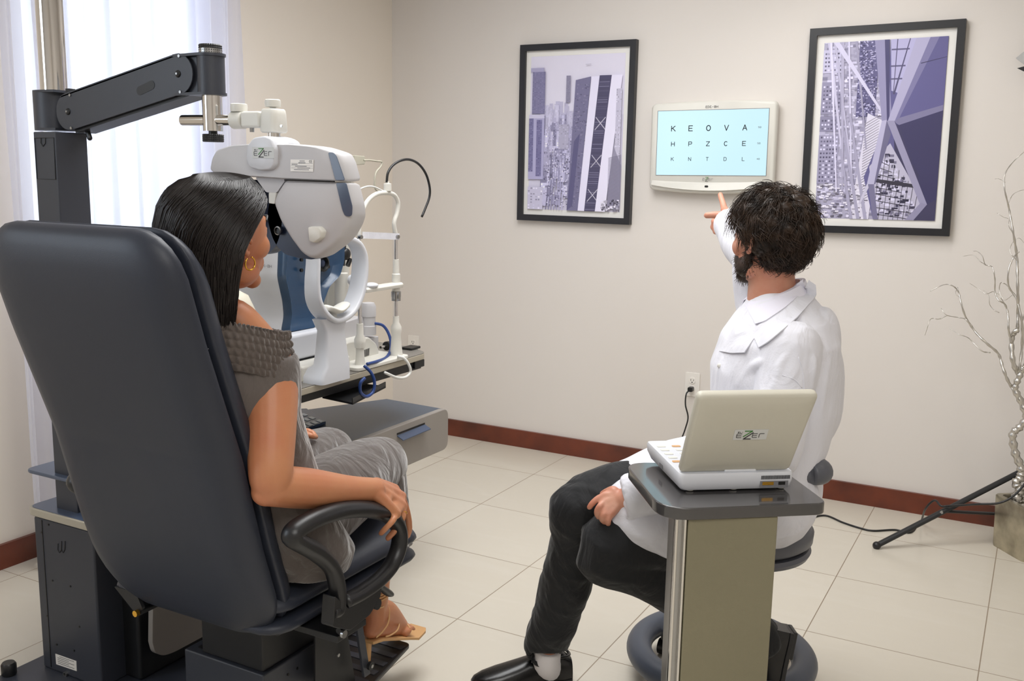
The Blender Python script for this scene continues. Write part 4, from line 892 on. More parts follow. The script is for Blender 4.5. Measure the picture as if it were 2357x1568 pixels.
    q = f(810, 369, xq-.02); q2 = f(836, 369, xq-.02); MB().prism([q+V(.012, 0, .016), q+V(.012, 0, -.016), q2+V(.006, 0, -.014), q2+V(.006, .006, -.006), q2+V(.006, .006, .006), q2+V(.006, 0, .014)], V(-.02, 0, 0)).build('cable_plug', 'cable_grey', t, bevel=.002)
    P_ = [f(*p, xq) for p in ((838, 369), (852, 369), (866, 371), (879, 373), (876, 384), (867, 395), (863, 410), (863, 430), (868, 439), (880, 442))]; MB().tube(P_, .0032, 8, smooth=5).build('signal_cable', 'cable_grey', t, smooth=180)
    P_ = [f(*p, xq+.05) for p in ((806, 452), (820, 440), (842, 430), (860, 430), (876, 437), (888, 442))]; MB().tube(P_, .0028, 8, smooth=5).build('thin_white_cable', 'cable_white', t, smooth=180)
    P_ = [f(*p, xq+.02) for p in ((808, 508), (812, 520), (812, 540), (810, 552))]; MB().tube(P_, .0025, 8, smooth=4).build('thin_white_cable', 'cable_white', t, smooth=180)
    # blue and white loose cables
    P_ = [f(861, 744, 1.21), f(882, 750, 1.23), f(896, 772, 1.25), f(900, 800, 1.27), f(890, 822, 1.3), f(868, 832, 1.33), f(845, 838, 1.335)]; P_[-1].z = max(P_[-1].z, .826)
    MB().tube(P_, .005, 10, smooth=6).build('blue_cable', 'cable_blue', t, smooth=180)
    P_ = [f(838, 842, 1.36), f(854, 858, 1.375), f(862, 880, 1.38), f(858, 903, 1.38), f(843, 913, 1.38), f(830, 903, 1.38), f(830, 882, 1.385), f(840, 870, 1.39)]; MB().tube(P_, .005, 10, smooth=6).build('blue_cable', 'cable_blue', t, smooth=180)
    P_ = [f(915, 820, 1.335), f(930, 825, 1.35), f(942, 842, 1.36), f(944, 858, 1.36), f(932, 869, 1.36), f(912, 869, 1.36), f(886, 858, 1.36)]; MB().tube(P_, .0048, 10, smooth=6).build('white_cable', 'cable_white', t, smooth=180)
slit_lamp()
def autorefractor():
    f = lambda px, py, x: onX(px, py, x); X1 = 1.20; zb = .8098
    t = thing('autorefractor', 'white autorefractor with dark blue curved front and chin rest, beside the slit lamp', 'autorefractor', (1.15, -2.2, zb))
    # grey body with a shoulder-shaped outline seen from the patient side
    ol = [(660, 520), (658, 590), (656, 640), (668, 695), (671, 730), (664, 768), (728, 757), (745, 700), (760, 660), (785, 635), (795, 600), (796, 540), (780, 500), (700, 495)]
    P_ = fillet([f(*p, X1) for p in ol], .015, 4); cen = sum(P_, V(0, 0, 0))/len(P_)
    bl = MB(); bl.loft([[cen+(p-cen)*s_+V(dx, 0, 0) for p in P_] for s_, dx in ((.80, -.022), (.90, -.006), (.97, .0), (1, -.012), (1, -.03))]); bo = bl.build('blue_front', 'blue_face', t, smooth=50)
    MB().loft([[V(p.x, p.y*1.0, p.z) for p in [cen+(p-cen)*s_+V(dx, 0, dz) for p in P_]] for s_, dx, dz in ((1.0, -.031, 0), (1.06, -.06, 0), (1.08, -.16, 0), (1.05, -.30, 0), (.95, -.40, 0), (.8, -.42, 0))]).build('grey_body', 'plastic_cool', t, smooth=60)
    q = f(739, 606, X1-.012); MB().lathe([(.026, 0), (.026, .012), (.020, .014), (.016, .004)], q, (1, 0, 0)).build('lens_ring', 'black', t); MB().ell(q+V(.004, 0, 0), (.006, .014, .014)).build('lens', 'navy', t, smooth=180)
    for p in ((692, 598), (692, 622), (753, 587), (754, 614)): q = f(*p, X1-.014); MB().cyl(q, q+V(.006, 0, 0), .0055, n=16).build('sensor_window', 'black', t)
    # base
    a, b_ = f(664, 770, 1.21), f(730, 758, 1.21)
    MB().bx(.84, 1.235, a.y-.02, b_.y+.03, .86, a.z+.002).build('body_base', 'plastic_cool', t, bevel=.012)
    c = onZ(672, 905, zb); MB().bx(.84, 1.30, a.y-.045, b_.y+.05, zb, .858).build('base', 'plastic_white', t, bevel=.008)
    MB().bx(.9, 1.236, a.y-.022, b_.y+.03, .8585, .8605).build('base_gap', 'black', t)
    q = f(620, 611, 0.0); 
    # model lettering on the side that faces the camera
    s0 = onY(592, 614, a.y-.02); tx = MB(); yy = cen.y+(min(p.y for p in P_)-cen.y)*1.083; s0 = onY(596, 614, yy-.0015); text(tx, 'ERK-8H', s0, V(1, 0, 0), V(0, 0, 1), .0075, .0011, w=.0075, dn=V(0, -.0003, 0)); tx.build('model_lettering', 'ink_grey', t, smooth=0)
    # chin rest column and loop
    Xc = 1.34; zt_ = f(760, 735, Xc).z
    sec = lambda y0, y1, z, x0=Xc-.03, x1=Xc+.03: [V(x, y, z) for x, y in [(x_*1.0+(x0+x1)/2, y_+(y0+y1)/2) for x_, y_ in rrect(x1-x0, y1-y0, .012)]]
    yl, yr = f(738, 800, Xc).y, f(790, 800, Xc).y
    cl = MB(); cl.loft([sec(yl-.03, yr+.0, zb, Xc-.09, Xc+.03), sec(yl-.03, yr, zb+.02, Xc-.08, Xc+.03), sec(yl-.005, yr, zb+.05, Xc-.03, Xc+.028), sec(yl, yr-.004, zb+.10, Xc-.025, Xc+.022), sec(yl+.004, yr-.008, zt_-.03, Xc-.022, Xc+.018), sec(yl-.012, yr+.004, zt_-.004, Xc-.022, Xc+.018), sec(yl-.02, yr+.01, zt_+.006, Xc-.02, Xc+.016)]); cl.build('chin_rest_column', 'plastic_cool', t, smooth=60)
    pts = [(720, 520), (721, 600), (719, 650), (722, 690), (735, 718), (757, 736), (780, 732), (803, 712), (820, 675), (828, 630), (828, 590), (818, 563), (800, 550), (786, 548)]
    Q = [Vector(a_) for a_ in cr([f(*p, Xc) for p in pts], 5)]; rings = []
    cc = sum(Q, V(0, 0, 0))/len(Q)
    for i, p in enumerate(Q):
        d = (Q[min(i+1, len(Q)-1)]-Q[max(i-1, 0)]).normalized(); n_ = V(1, 0, 0).cross(d).normalized(); w_ = .021+.010*math.sin(math.pi*min(1, i/len(Q)))
        rings.append([p+V(x, 0, 0)+n_*y for x, y in rrect(w_*2, .016, .006, 3)])
    MB().loft(rings).build('head_loop', 'plastic_cool', t, smooth=60)
    q = f(766, 708, Xc+.0); ra = []
    for k in range(13):
        u = -1+2*k/12; y = q.y+.052*u; zz = q.z-.006+.014*(1-math.cos(u*math.pi))*.5*(1 if abs(u) < .9 else .8); hx = .026*(1-.55*abs(u)**3)
        ra.append([V(Xc+.012+hx*math.cos(a_), y, zz+(.007 if math.sin(a_) > 0 else .012)*math.sin(a_)) for a_ in [2*math.pi*j/14 for j in range(14)]])
    MB().loft(ra).build('chin_cup', 'plastic_white', t, smooth=180)
    MB().cyl((Xc, q.y, zt_-.01), (Xc, q.y, q.z-.008), .012).build('chin_cup_stem', 'plastic_white', t)
autorefractor()
def white_device():
    # pale rounded instrument partly hidden behind the patient's hair
    q = at(520, 700, 2.75); t = thing('rounded_instrument', 'small cream rounded instrument just visible behind the patient\'s long hair', 'instrument', V(q.x, q.y, .8098))
    MB().loft([[V(q.x, q.y, 0)+V(x*s_, y*s_, z) for x, y in rrect(.16, .14, .05)] for z, s_ in ((.8098, .96), (.82, 1), (.98, 1.0), (1.03, .93), (1.07, .72), (1.085, .4))]).build('instrument_housing', 'plastic_beige', t, smooth=180)
white_device()
# ------------------------------------------------------------------ examination chair
CX0, CX1 = 1.36, 1.865
def chair():
    cx = (CX0+CX1)/2; t = thing('examination_chair', 'high-backed grey vinyl examination chair with black loop armrests, in which the patient sits', 'chair', (cx, -2.75, 0))
    kz = [.40, .52, .68, .88, 1.11, 1.26, 1.36]; ky = [-2.955, -2.985, -3.035, -3.085, -3.165, -3.21, -3.235]
    Yc = lambda z: float(np.interp(z, kz, ky))
    z0, z1 = .455, 1.318; zm = (z0+z1)/2
    def mp(w0):
        def m_(x, y, w_):
            z = zm+y; s_ = Yc(z); return V(cx+x, s_+w0+w_-.03*max(0, 1-(z-z0)/.25)**2*0, z)
        return m_
    cushion('rear_shell', rb(CX1-CX0, z1-z0, .09, .13), .012, .055, mp(-.012), 'vinyl', t, nt=120, p=9)
    bo = cushion('backrest', rb(CX1-CX0-.006, z1-z0-.0, .085, .12), .055, .012, mp(.014), 'vinyl', t, nt=120, p=9)
    tb_ = bvh(bo); c_ = Vector(CAM)
    for (a0, b0) in (((461, 810), (480, 803)), ((472, 866), (490, 859)), ((485, 921), (505, 912)), ((499, 972), (518, 962)), ((589, 1300), (607, 1293))):
        q = [tb_.ray_cast(c_, Vector(ray(a0[0]+(b0[0]-a0[0])*k/4, a0[1]+(b0[1]-a0[1])*k/4)).normalized())[0] for k in range(5)]; q = [p for p in q if p is not None]
        if len(q) > 2 and max((p-q2).length for p, q2 in zip(q, q[1:])) < .03: MB().tube([p+(c_-p).normalized()*.0006 for p in q], .0007, 6).build('stitching', 'vinyl_seam', bo, smooth=180)
    # seat: two stacked cushions
    ys0, ys1 = -3.02, -2.475; ym = (ys0+ys1)/2
    def ms(zz):
        return lambda x, y, w_: V(cx+x, ym+y, zz+w_+.03*max(0, (abs(y)-.2)/.07)**2*(-.25 if y > 0 else 0))
    cushion('seat_base', rb(CX1-CX0, ys1-ys0, .06), .022, .024, ms(.487), 'vinyl', t, nt=96, p=10)
    cushion('seat', rb(CX1-CX0+.004, ys1-ys0+.004, .06), .04, .022, ms(.532), 'vinyl', t, nt=96, p=7)
    # armrests
    for xa, nm in ((1.945, 'armrest'), (1.325, 'armrest')):
        f = lambda px, py: (lambda q: V(xa, q.y, q.z))(onX(px, py, 1.945))
        pts = [(760, 1410), (775, 1400), (776, 1350), (762, 1306), (728, 1272), (690, 1250), (672, 1236), (686, 1216), (730, 1192), (790, 1174), (850, 1173), (897, 1189), (918, 1218), (918, 1258), (900, 1302), (866, 1340), (826, 1368), (790, 1386)]
        P_ = [f(*p) for p in pts]; Q = cr([(*p, .0185 if 3 < i < 12 else .016) for i, p in enumerate(P_)], 6)
        ar = MB(); ar.tube([Vector(q[:3]) for q in Q], [q[3] for q in Q], 16, flat=1.25, up=(1, 0, 0)); ao = ar.build(nm, 'rubber', t, smooth=180)
        bk = fillet([f(*p) for p in ((757, 1368), (790, 1398), (868, 1338), (862, 1372), (838, 1412), (792, 1448), (752, 1440))], .006)
        MB().prism([p+V(-.016, 0, 0) for p in bk], V(.032, 0, 0)).build('armrest_bracket', 'rubber', ao, bevel=.004)
        sx = -1 if xa > 1.5 else 1
        MB().bx(xa, xa+sx*.12, f(790, 1440).y-.02, f(830, 1410).y+.02, .452, .467).build('armrest_mount', 'metal_black', ao, bevel=.002)
        a, b_ = f(780, 1452), f(850, 1400); MB().tube([a+V(0, 0, -.002), b_+V(0, 0, -.002)], .008, 12).build('adjuster_rod', 'metal_black', ao)
        q = f(778, 1456); MB().cyl(q+V(.012, 0, 0), q+V(.018, 0, 0), .0085).build('adjuster_knob', 'steel', ao); q = f(857, 1388); MB().cyl(q+V(-.01, 0, 0), q+V(.016, 0, 0), .012).build('adjuster_knob', 'metal_black', ao)
    q0, q1 = onX(862, 1340, 1.90), onX(893, 1365, 1.90); MB().tube([q0, q1], [.013, .0155], 14, flat=.5, round_ends=True).build('release_lever', 'rubber', t)
    # pedestal
    MB().bx(1.405, 1.66, -2.84, -2.60, .032, .262).build('pedestal_box', 'metal_dark', t, bevel=.004)
    MB().bx(1.43, 1.635, -2.82, -2.62, .262, .265).build('pedestal_gasket', 'black', t)
    MB().bx(1.455, 1.65, -2.83, -2.62, .262, .44).build('column', 'metal_black', t, bevel=.004)
    MB().bx(1.42, 1.80, -2.94, -2.52, .438, .464).build('seat_carrier', 'metal_black', t, bevel=.003)
    for p in ((667, 1548), (687, 1553+8)): q = onX(683 if p[0] > 670 else 663, p[1]-10, 1.66); 
    for p in ((684, 1539), (663, 1553)): q = onX(*p, 1.6605); MB().cyl(q, q+V(.0015, 0, 0), .0035, n=12).build('screw', 'black', t)
    # hinge under the back
    h_ = [onY(*p, -3.02) for p in ((262, 1350), (312, 1364), (328, 1402), (318, 1414), (308, 1408))]; MB().prism(fillet(h_, .005), V(0, .008, 0)).build('recline_hinge', 'metal_black', t)
    a, b_ = onY(320, 1409, -3.02), onY(372, 1384, -2.95); MB().tube([a, b_], .008, 12).build('recline_rod', 'metal_black', t); MB().cyl(a+V(0, -.012, 0), a+V(0, -.003, 0), .0075, n=8).build('hinge_bolt', 'gold', t)
    # footrest
    zf = .115; a, b_ = onZ(945, 1481, zf), onZ(840, 1590, zf); xr = max(a.x, b_.x)
    fo = [V(a.x, a.y, zf), V(1.36, a.y+.0, zf), V(1.36, -2.60, zf), V(b_.x+.01, -2.60, zf)]; fo = fillet(fo, [.015, .015, .01, .01]); fp = MB().prism(fo, V(0, 0, -.012)).build('footplate', 'rubber', t, bevel=.003)
    for k in range(5): y = a.y-.035-.05*k; MB().bx(1.38, a.x+.006*k, y-.011, y+.011, zf, zf+.0015).build('grip_strip', 'metal_dark', fp)
    for x_ in (1.70, 1.40):
        s_ = MB(); o_ = [onX(*p, 1.73) for p in ((744, 1436), (812, 1430), (838, 1590), (744, 1590))]; s_.prism([V(x_, p.y, max(p.z, .10)) for p in o_], V(.006, 0, 0)); s_.build('footrest_side_plate', 'metal_black', t, bevel=.001)
    u0, u1 = onX(826, 1425, 1.75), onX(846, 1556, 1.75); MB().prism([u0+V(0, -.011, 0), u0+V(0, .011, 0), u1+V(0, .013, 0), u1+V(0, -.012, 0)], V(-.008, 0, 0)).build('footrest_link', 'metal_dark', t, bevel=.001)
    q = onX(850, 1532, 1.755); MB().cyl(q, q+V(.008, 0, 0), .011).build('link_bolt', 'metal_black', t); MB().cyl(q+V(.006, 0, 0), q+V(.010, 0, 0), .005, n=6).build('bolt_head', 'steel', t)
    q = onX(777, 1508, 1.74); MB().cyl(q, q+V(.004, 0, 0), .0045, n=12).build('screw', 'steel', t)
chair()
# ------------------------------------------------------------------ pedestal table and console
def cart():
    O = V(2.62, -2.43, 0); e = V(.804, .595, 0); w_ = V(-.595, .804, 0); Z = V(0, 0, 1); F = lambda u, v, z: O+e*u+w_*v+Z*z
    t = thing('pedestal_table', 'narrow pedestal table with dark glossy top on a beige column, holding the white console', 'table', F(-.04, 0, 0))
    top = fillet([F(-.182, -.095, .76), F(.178, -.086, .76), F(.178, .19, .76), F(-.178, .235, .76)], [.075, .03, .035, .06], 8)
    MB().prism(top, Z*-.026).build('tabletop', 'desk_top', t, bevel=.003)
    # corner of the photo shows a column with a chrome edge strip on the left
    v0, v1 = -.085, -.03; uL, uR = -.148, .070
    MB().prism([F(uL+.026, v0, .03), F(uR, v0, .03), F(uR, v1, .03), F(uL+.026, v1, .03)], Z*.704).build('column', 'desk_paint', t, bevel=.003)
    s_ = MB(); s_.prism([F(uL, v0+.012, .03), F(uL+.024, v0+.012, .03), F(uL+.024, v1, .03), F(uL, v1, .03)], Z*.704); s_.build('chrome_side', 'steel', t, bevel=.004)
    for a in (uL, uL+.018): 
        MB().prism([F(a, v0+.002, .03), F(a+.006, v0+.002, .03), F(a+.006, v0+.013, .03), F(a, v0+.013, .03)], Z*.704).build('chrome_strip', 'chrome', t, bevel=.002)
    MB().prism(fillet([F(-.24, -.2, .004), F(.16, -.2, .004), F(.16, .22, .004), F(-.24, .22, .004)], .04), Z*.026).build('foot_plate', 'metal_dark', t, bevel=.004)
    # console
    z0 = .7615; c = thing('laptop_console', 'pale laptop-style control console, its lid open, standing on the pedestal table', 'console', F(0, .1, z0))
    uL, uR, vN, vF = -.118, .136, -.002, .262; uc = (uL+uR)/2
    def sec(s_, z, r=.012, nf=.0, nb=0): return fillet([F(uL+(1-s_)*.12, vN+nf, z), F(uR-(1-s_)*.12, vN+nf, z), F(uR-(1-s_)*.12, vF-nb, z), F(uL+(1-s_)*.12, vF-nb, z)], r, 4)
    MB().loft([sec(.93, z0+.004, nf=.006, nb=.05), sec(.98, z0+.010, nf=.002, nb=.03), sec(1, z0+.022, nb=.004), sec(1, z0+.036), sec(.985, z0+.041, nf=.002, nb=.002)]).build('console_base', 'plastic_cool', c, smooth=40)
    for u in (uL+.03, uc, uR-.02): MB().cyl(F(u, vN+.02, z0), F(u, vN+.02, z0+.006), .008, n=16).build('rubber_foot', 'plastic_white', c)
    # ports
    q0 = F(uc+.062, vN-.0004, z0); 
    MB().prism([F(uR-.075, vN-.0006, z0+.007), F(uR-.012, vN-.0006, z0+.007), F(uR-.012, vN-.0006, z0+.022), F(uR-.075, vN-.0006, z0+.022)], w_*.0007).build('port_recess', 'ink_grey', c, smooth=0)
    for u0, u1, mt in ((.070, .045, 'gold'), (.034, .019, 'black')):
        MB().prism([F(uR-u0, vN-.0014, z0+.013), F(uR-u1, vN-.0014, z0+.013), F(uR-u1, vN-.0014, z0+.020), F(uR-u0, vN-.0014, z0+.020)], w_*.001).build('port', mt, c, smooth=0)
    for k in range(26):
        u = uR-.073+k*.0025; MB().prism([F(u, vN-.0012, z0+.026), F(u+.0013, vN-.0012, z0+.026), F(u+.0013, vN-.0012, z0+.034), F(u, vN-.0012, z0+.034)], w_*.0014).build('vent_slit', 'ink', c, smooth=0)
    # side detail
    MB().prism([F(uL-.0006, .12, z0+.014), F(uL-.0006, .145, z0+.014), F(uL-.0006, .145, z0+.024), F(uL-.0006, .12, z0+.024)], e*.0008).build('side_port', 'ink_grey', c, smooth=0)
    # keys
    R_ = random.Random(4)
    for i in range(6):
        for j in range(5):
            u, v = uL+.022+i*.036, .09+j*.03; MB().prism([F(u+x, v+y, z0+.0408) for x, y in rrect(.02, .012, .003, 2)], Z*.0015).build('key', 'plastic_white' if (i+j) % 5 else 'sandal', c, bevel=0)
    # lid leaning back towards the viewer
    h_ = math.radians(25); up_ = (Z*math.cos(h_)-w_*math.sin(h_)).normalized(); nn = e.cross(up_).normalized(); nn = nn if nn.dot(w_) < 0 else -nn
    B0 = F(0, vN+.022, z0+.046); HL = .207
    P_ = lambda u, s_, d=0: B0+e*u+up_*s_+nn*d
    lo = fillet([P_(uL+.004, 0), P_(uR-.006, 0), P_(uR+.008, HL), P_(uL+.006, HL)], [.006, .012, .012, .012], 6); cen = sum(lo, V(0, 0, 0))/len(lo)
    MB().loft([[cen+(p-cen)*s_+nn*d for p in lo] for s_, d in ((.985, -.008), (1, -.004), (1, .006), (.985, .0105), (.93, .013), (.7, .0138))]).build('console_lid', 'console_lid', c, smooth=60)
    sc_ = [cen+(p-cen)*.9-nn*.009 for p in lo]; MB().prism(sc_, -nn*.001).build('lid_screen', 'navy', c)
    MB().prism(fillet([P_(uc-.026, -.018, .008), P_(uc+.044, -.018, .008), P_(uc+.044, .007, .008), P_(uc-.026, .007, .008)], .003), nn*.0085).build('hinge_cover', 'plastic_cool', c, bevel=.002)
    LX = P_(uL+.100, HL*.44, .0142); logo(c, LX, e, up_, .073)
cart()
# ------------------------------------------------------------------ stool
SC = V(2.50, -1.86, 0)
def stool():
    t = thing('swivel_stool', 'grey swivel stool with ring-shaped base and padded side rest, under the bearded man', 'stool', SC)
    # ring base: broad flattened ring, hub and four spokes in one piece
    pb = MB(); n = 64
    C0 = V(SC.x-.045, SC.y+.02, 0)
    pb.tube([C0+V(.205*math.cos(2*math.pi*k/n), .205*math.sin(2*math.pi*k/n), .085) for k in range(n+1)], .052, 18, flat=.62, up=(0, 0, 1)) if False else None
    rings = []
    for k in range(n+1):
        a = 2*math.pi*k/n; d = V(math.cos(a), math.sin(a), 0); rings.append([C0+d*(.231+.037*math.cos(b_))+V(0, 0, .084+.034*math.sin(b_)) for b_ in [2*math.pi*j/18 for j in range(18)]])
    pb.loft(rings, cap=True)
    pb.lathe([(.02, .05), (.055, .055), (.065, .08), (.055, .105), (.035, .13), (.02, .135)], C0)
    for k in range(4):
        a = 2*math.pi*k/4+1.15; d = V(math.cos(a), math.sin(a), 0); pb.tube([C0+d*.03+V(0, 0, .085), C0+d*.22+V(0, 0, .084)], [.034, .034], 14, flat=.55, up=(0, 0, 1))
    merge('ring_base', pb, 'stool_base', t, voxel=.006, smooth=8)
    for k in range(5):
        a = 2*math.pi*k/5+.3; q = C0+V(.205*math.cos(a), .205*math.sin(a), .0); MB().cyl(q+V(-.012, 0, .024), q+V(.012, 0, .024), .0235, n=20).build('caster', 'rubber', t); MB().cyl(q+V(0, 0, .03), q+V(0, 0, .07), .008, n=10).build('caster_stem', 'metal_black', t)
    MB().cyl(C0+V(0, 0, .12), C0+V(.02, 0, .42), .025).build('gas_column', 'metal_black', t)
    S2 = SC+V(0, 0, 0)
    MB().lathe([(.05, .405), (.15, .41), (.18, .42), (.186, .432), (.18, .442), (.1, .444)], S2, n=56).build('seat_rim', 'stool_grey', t)
    MB().lathe([(.1, .44), (.165, .442), (.188, .46), (.19, .485), (.175, .515), (.13, .532), (.05, .538), (.001, .538)], S2, n=56).build('seat', 'stool_grey', t, smooth=60)
    # padded side rest curving round behind
    e_ = at(1873, 1086, 2.42); mid = S2+V(.24, .16, e_.z); P_ = [e_+V(-.02, -.02, 0), e_+V(.0, .01, 0), mid+V(.02, -.05, 0), mid+V(-.02, .1, 0), S2+V(.02, .30, e_.z)]
    q2 = at(1790, 1050, 2.74); P_ = [e_+V(-.012, -.012, 0), e_+V(.004, .012, 0), at(1845, 1075, 2.55), q2]
    MB().tube(P_, [.036, .041, .038, .03], 20, smooth=6, round_ends=True, flat=.85).build('padded_side_rest', 'stool_grey', t, smooth=180)
    MB().tube([at(1800, 1060, 2.74), at(1760, 1120, 2.76), V(2.44, -1.72, .44), V(2.48, -1.80, .405)], .011, 12, smooth=5).build('side_rest_arm', 'metal_black', t, smooth=180)
stool()
# ================================================================== people
def hframe(fyaw, pitch=0, roll=0):
    F = V(math.sin(fyaw)*math.cos(pitch), math.cos(fyaw)*math.cos(pitch), math.sin(pitch)); R = F.cross(V(0, 0, 1)).normalized(); U = R.cross(F).normalized()
    if roll: q = Matrix.Rotation(roll, 3, F); R = q@R; U = q@U
    return R, F, U
def add_head(mb, c, R, F, U, k=1.0, jaw=1.0):
    m3 = Matrix((R, F, U)).transposed(); P = lambda r, f, u: c+R*(r*k)+F*(f*k)+U*(u*k)
    E = lambda p, r: mb.ell(P(*p), [x*k for x in r], m3, 28, 18)
    E((0, -.012, .033), (.073, .093, .086)); E((0, .03, .01), (.063, .062, .075)); E((0, .036, -.045), (.05*jaw, .05, .055)); E((0, .03, -.07), (.047*jaw, .048, .036))
    E((0, .072, -.093), (.022*jaw, .018, .018)); E((0, .060, -.055), (.036, .034, .03))
    for s_ in (-1, 1):
        E((s_*.036, .052, -.018), (.026, .03, .028)); E((s_*.045*jaw, .018, -.068), (.014, .035, .022)); E((s_*.010, .098, -.026), (.008, .009, .007))
        mb.tube([P(s_*.045, .066, .030), P(s_*.026, .084, .034), P(s_*.008, .088, .028)], [.005*k, .007*k, .006*k], 10, smooth=3, round_ends=True)
        # eyelids
        mb.tube([P(s_*.044, .074, .010), P(s_*.03, .0845, .0165), P(s_*.016, .082, .010)], [.0028*k, .0036*k, .0028*k], 8, smooth=3, round_ends=True)
        mb.tube([P(s_*.044, .073, .006), P(s_*.03, .082, .001), P(s_*.016, .080, .006)], [.0026*k, .003*k, .0026*k], 8, smooth=3, round_ends=True)
        # ear
        ear = [(s_*.070, .006, .020), (s_*.078, -.006, .034), (s_*.086, -.022, .036), (s_*.090, -.034, .022), (s_*.088, -.034, .004), (s_*.081, -.024, -.012), (s_*.075, -.012, -.024), (s_*.071, -.002, -.022)]
        mb.tube([P(*q) for q in ear], [.0036*k, .0045*k, .005*k, .005*k, .0048*k, .005*k, .006*k, .004*k], 10, smooth=4, round_ends=True)
        mb.ell(P(s_*.077, -.018, .008), (.004*k, .017*k, .024*k), m3, 14, 8)
        mb.tube([P(s_*.080, -.010, .024), P(s_*.085, -.024, .018), P(s_*.084, -.024, .004), P(s_*.078, -.014, -.006)], .003*k, 8, smooth=3, round_ends=True)
        mb.ell(P(s_*.072, .004, -.002), (.004*k, .005*k, .008*k), m3, 10, 6)
    mb.tube([P(0, .084, .030), P(0, .094, .008), P(0, .106, -.014), P(0, .107, -.023), P(0, .094, -.029)], [.006*k, .0068*k, .0095*k, .009*k, .005*k], 12, smooth=4, round_ends=True)
    mb.tube([P(-.021, .081, -.052), P(-.008, .0925, -.0475), P(0, .093, -.049), P(.008, .0925, -.0475), P(.021, .081, -.052)], [.002, .0042*k, .0038*k, .0042*k, .002], 8, smooth=3, round_ends=True)
    mb.tube([P(-.019, .081, -.055), P(0, .0935, -.0595), P(.019, .081, -.055)], [.002, .005*k, .002], 8, smooth=4, round_ends=True)
    return P, m3
def face_parts(body, P, m3, k, brow):
    for s_ in (-1, 1):
        e_ = MB().ell(P(s_*.030, .0705, .0085), (.0118*k,)*3, m3, 20, 14).build('eye', 'eye_white', body, smooth=180); MB().ell(P(s_*.030, .0800, .0085), (.0050*k, .0026*k, .0050*k), m3, 16, 8).build('iris', 'iris', e_, smooth=180)
        MB().tube([P(s_*.047, .072, .031), P(s_*.03, .0905, .040), P(s_*.012, .0935, .036)], [.0012, .003, .002], 6, smooth=4).build('eyebrow', brow, body, smooth=180)
    MB().tube([P(-.018, .0845, -.0525), P(-.006, .0965, -.0490), P(0, .0965, -.0505), P(.006, .0965, -.0490), P(.018, .0845, -.0525)], [.001, .0030, .0026, .0030, .001], 8, smooth=3).build('upper_lip', 'lip', body, smooth=180)
    MB().tube([P(-.016, .0845, -.0545), P(0, .0975, -.0590), P(.016, .0845, -.0545)], [.001, .0040, .001], 8, smooth=4).build('lower_lip', 'lip', body, smooth=180)
def add_hand(mb, wr, kn, fing, thumb, rs=(.0085, .009, .0088, .0076), palm=.0125, wr_r=.024):
    """wr wrist; kn four knuckles index..little; fing joint lists beyond each knuckle; thumb joints"""
    wr = Vector(wr)
    for i, k_ in enumerate(kn):
        mb.tube([wr.lerp(Vector(k_), .06)+(Vector(kn[i])-sum((Vector(q) for q in kn), V(0, 0, 0))/4)*.35, Vector(k_)], [palm*1.15, palm*.92], 12, smooth=3, round_ends=True)
        f_ = fing[i]; pts = [Vector(k_)]+[Vector(q) for q in f_]; n = len(pts); r = rs[i]
        mb.tube(pts, [r*1.12]+[r*(1.06-.07*j) for j in range(1, n)], 12, smooth=5, round_ends=True)
        mb.ell(Vector(k_), (r*1.12,)*3, None, 12, 8)
    for a, b_ in zip(kn, kn[1:]): mb.tube([Vector(a).lerp(wr, .18), Vector(b_).lerp(wr, .18)], palm*.85, 10, round_ends=True); mb.tube([Vector(a).lerp(wr, .55), Vector(b_).lerp(wr, .55)], palm*1.05, 10, round_ends=True); mb.tube([Vector(a).lerp(wr, .03), Vector(b_).lerp(wr, .03)], palm*.80, 10, round_ends=True)
    t_ = [wr.lerp(Vector(thumb[0]), .25)]+[Vector(q) for q in thumb]; mb.tube(t_, [.014, .0125]+[.0105-.001*j for j in range(len(t_)-2)], 12, smooth=5, round_ends=True)
def folds(scale, amp, st=(1, 1, .3), ridge=True, seed=0, mask=None):
    def f(co, no):
        n = len(co); h = np.zeros(n)
        # sum of a few cheap value-noise layers through mathutils on a subsample would be slow: use sines with warps
        x = co*np.array(st)*scale
        r = np.random.RandomState(seed)
        for k in range(5):
            d = r.normal(size=3); d /= np.linalg.norm(d); d2 = r.normal(size=3); d2 /= np.linalg.norm(d2); fq = 1.6**k
            ph = (x@d)*fq+1.7*np.sin((x@d2)*fq*.55+k); s_ = np.sin(ph); h += (1-np.abs(s_))**2/(1.35**k) if ridge else ((.5+.5*s_)**3)/(1.3**k)
        h = h/2.2*amp
        if mask is not None: h = h*mask(co)
        return h
    return f
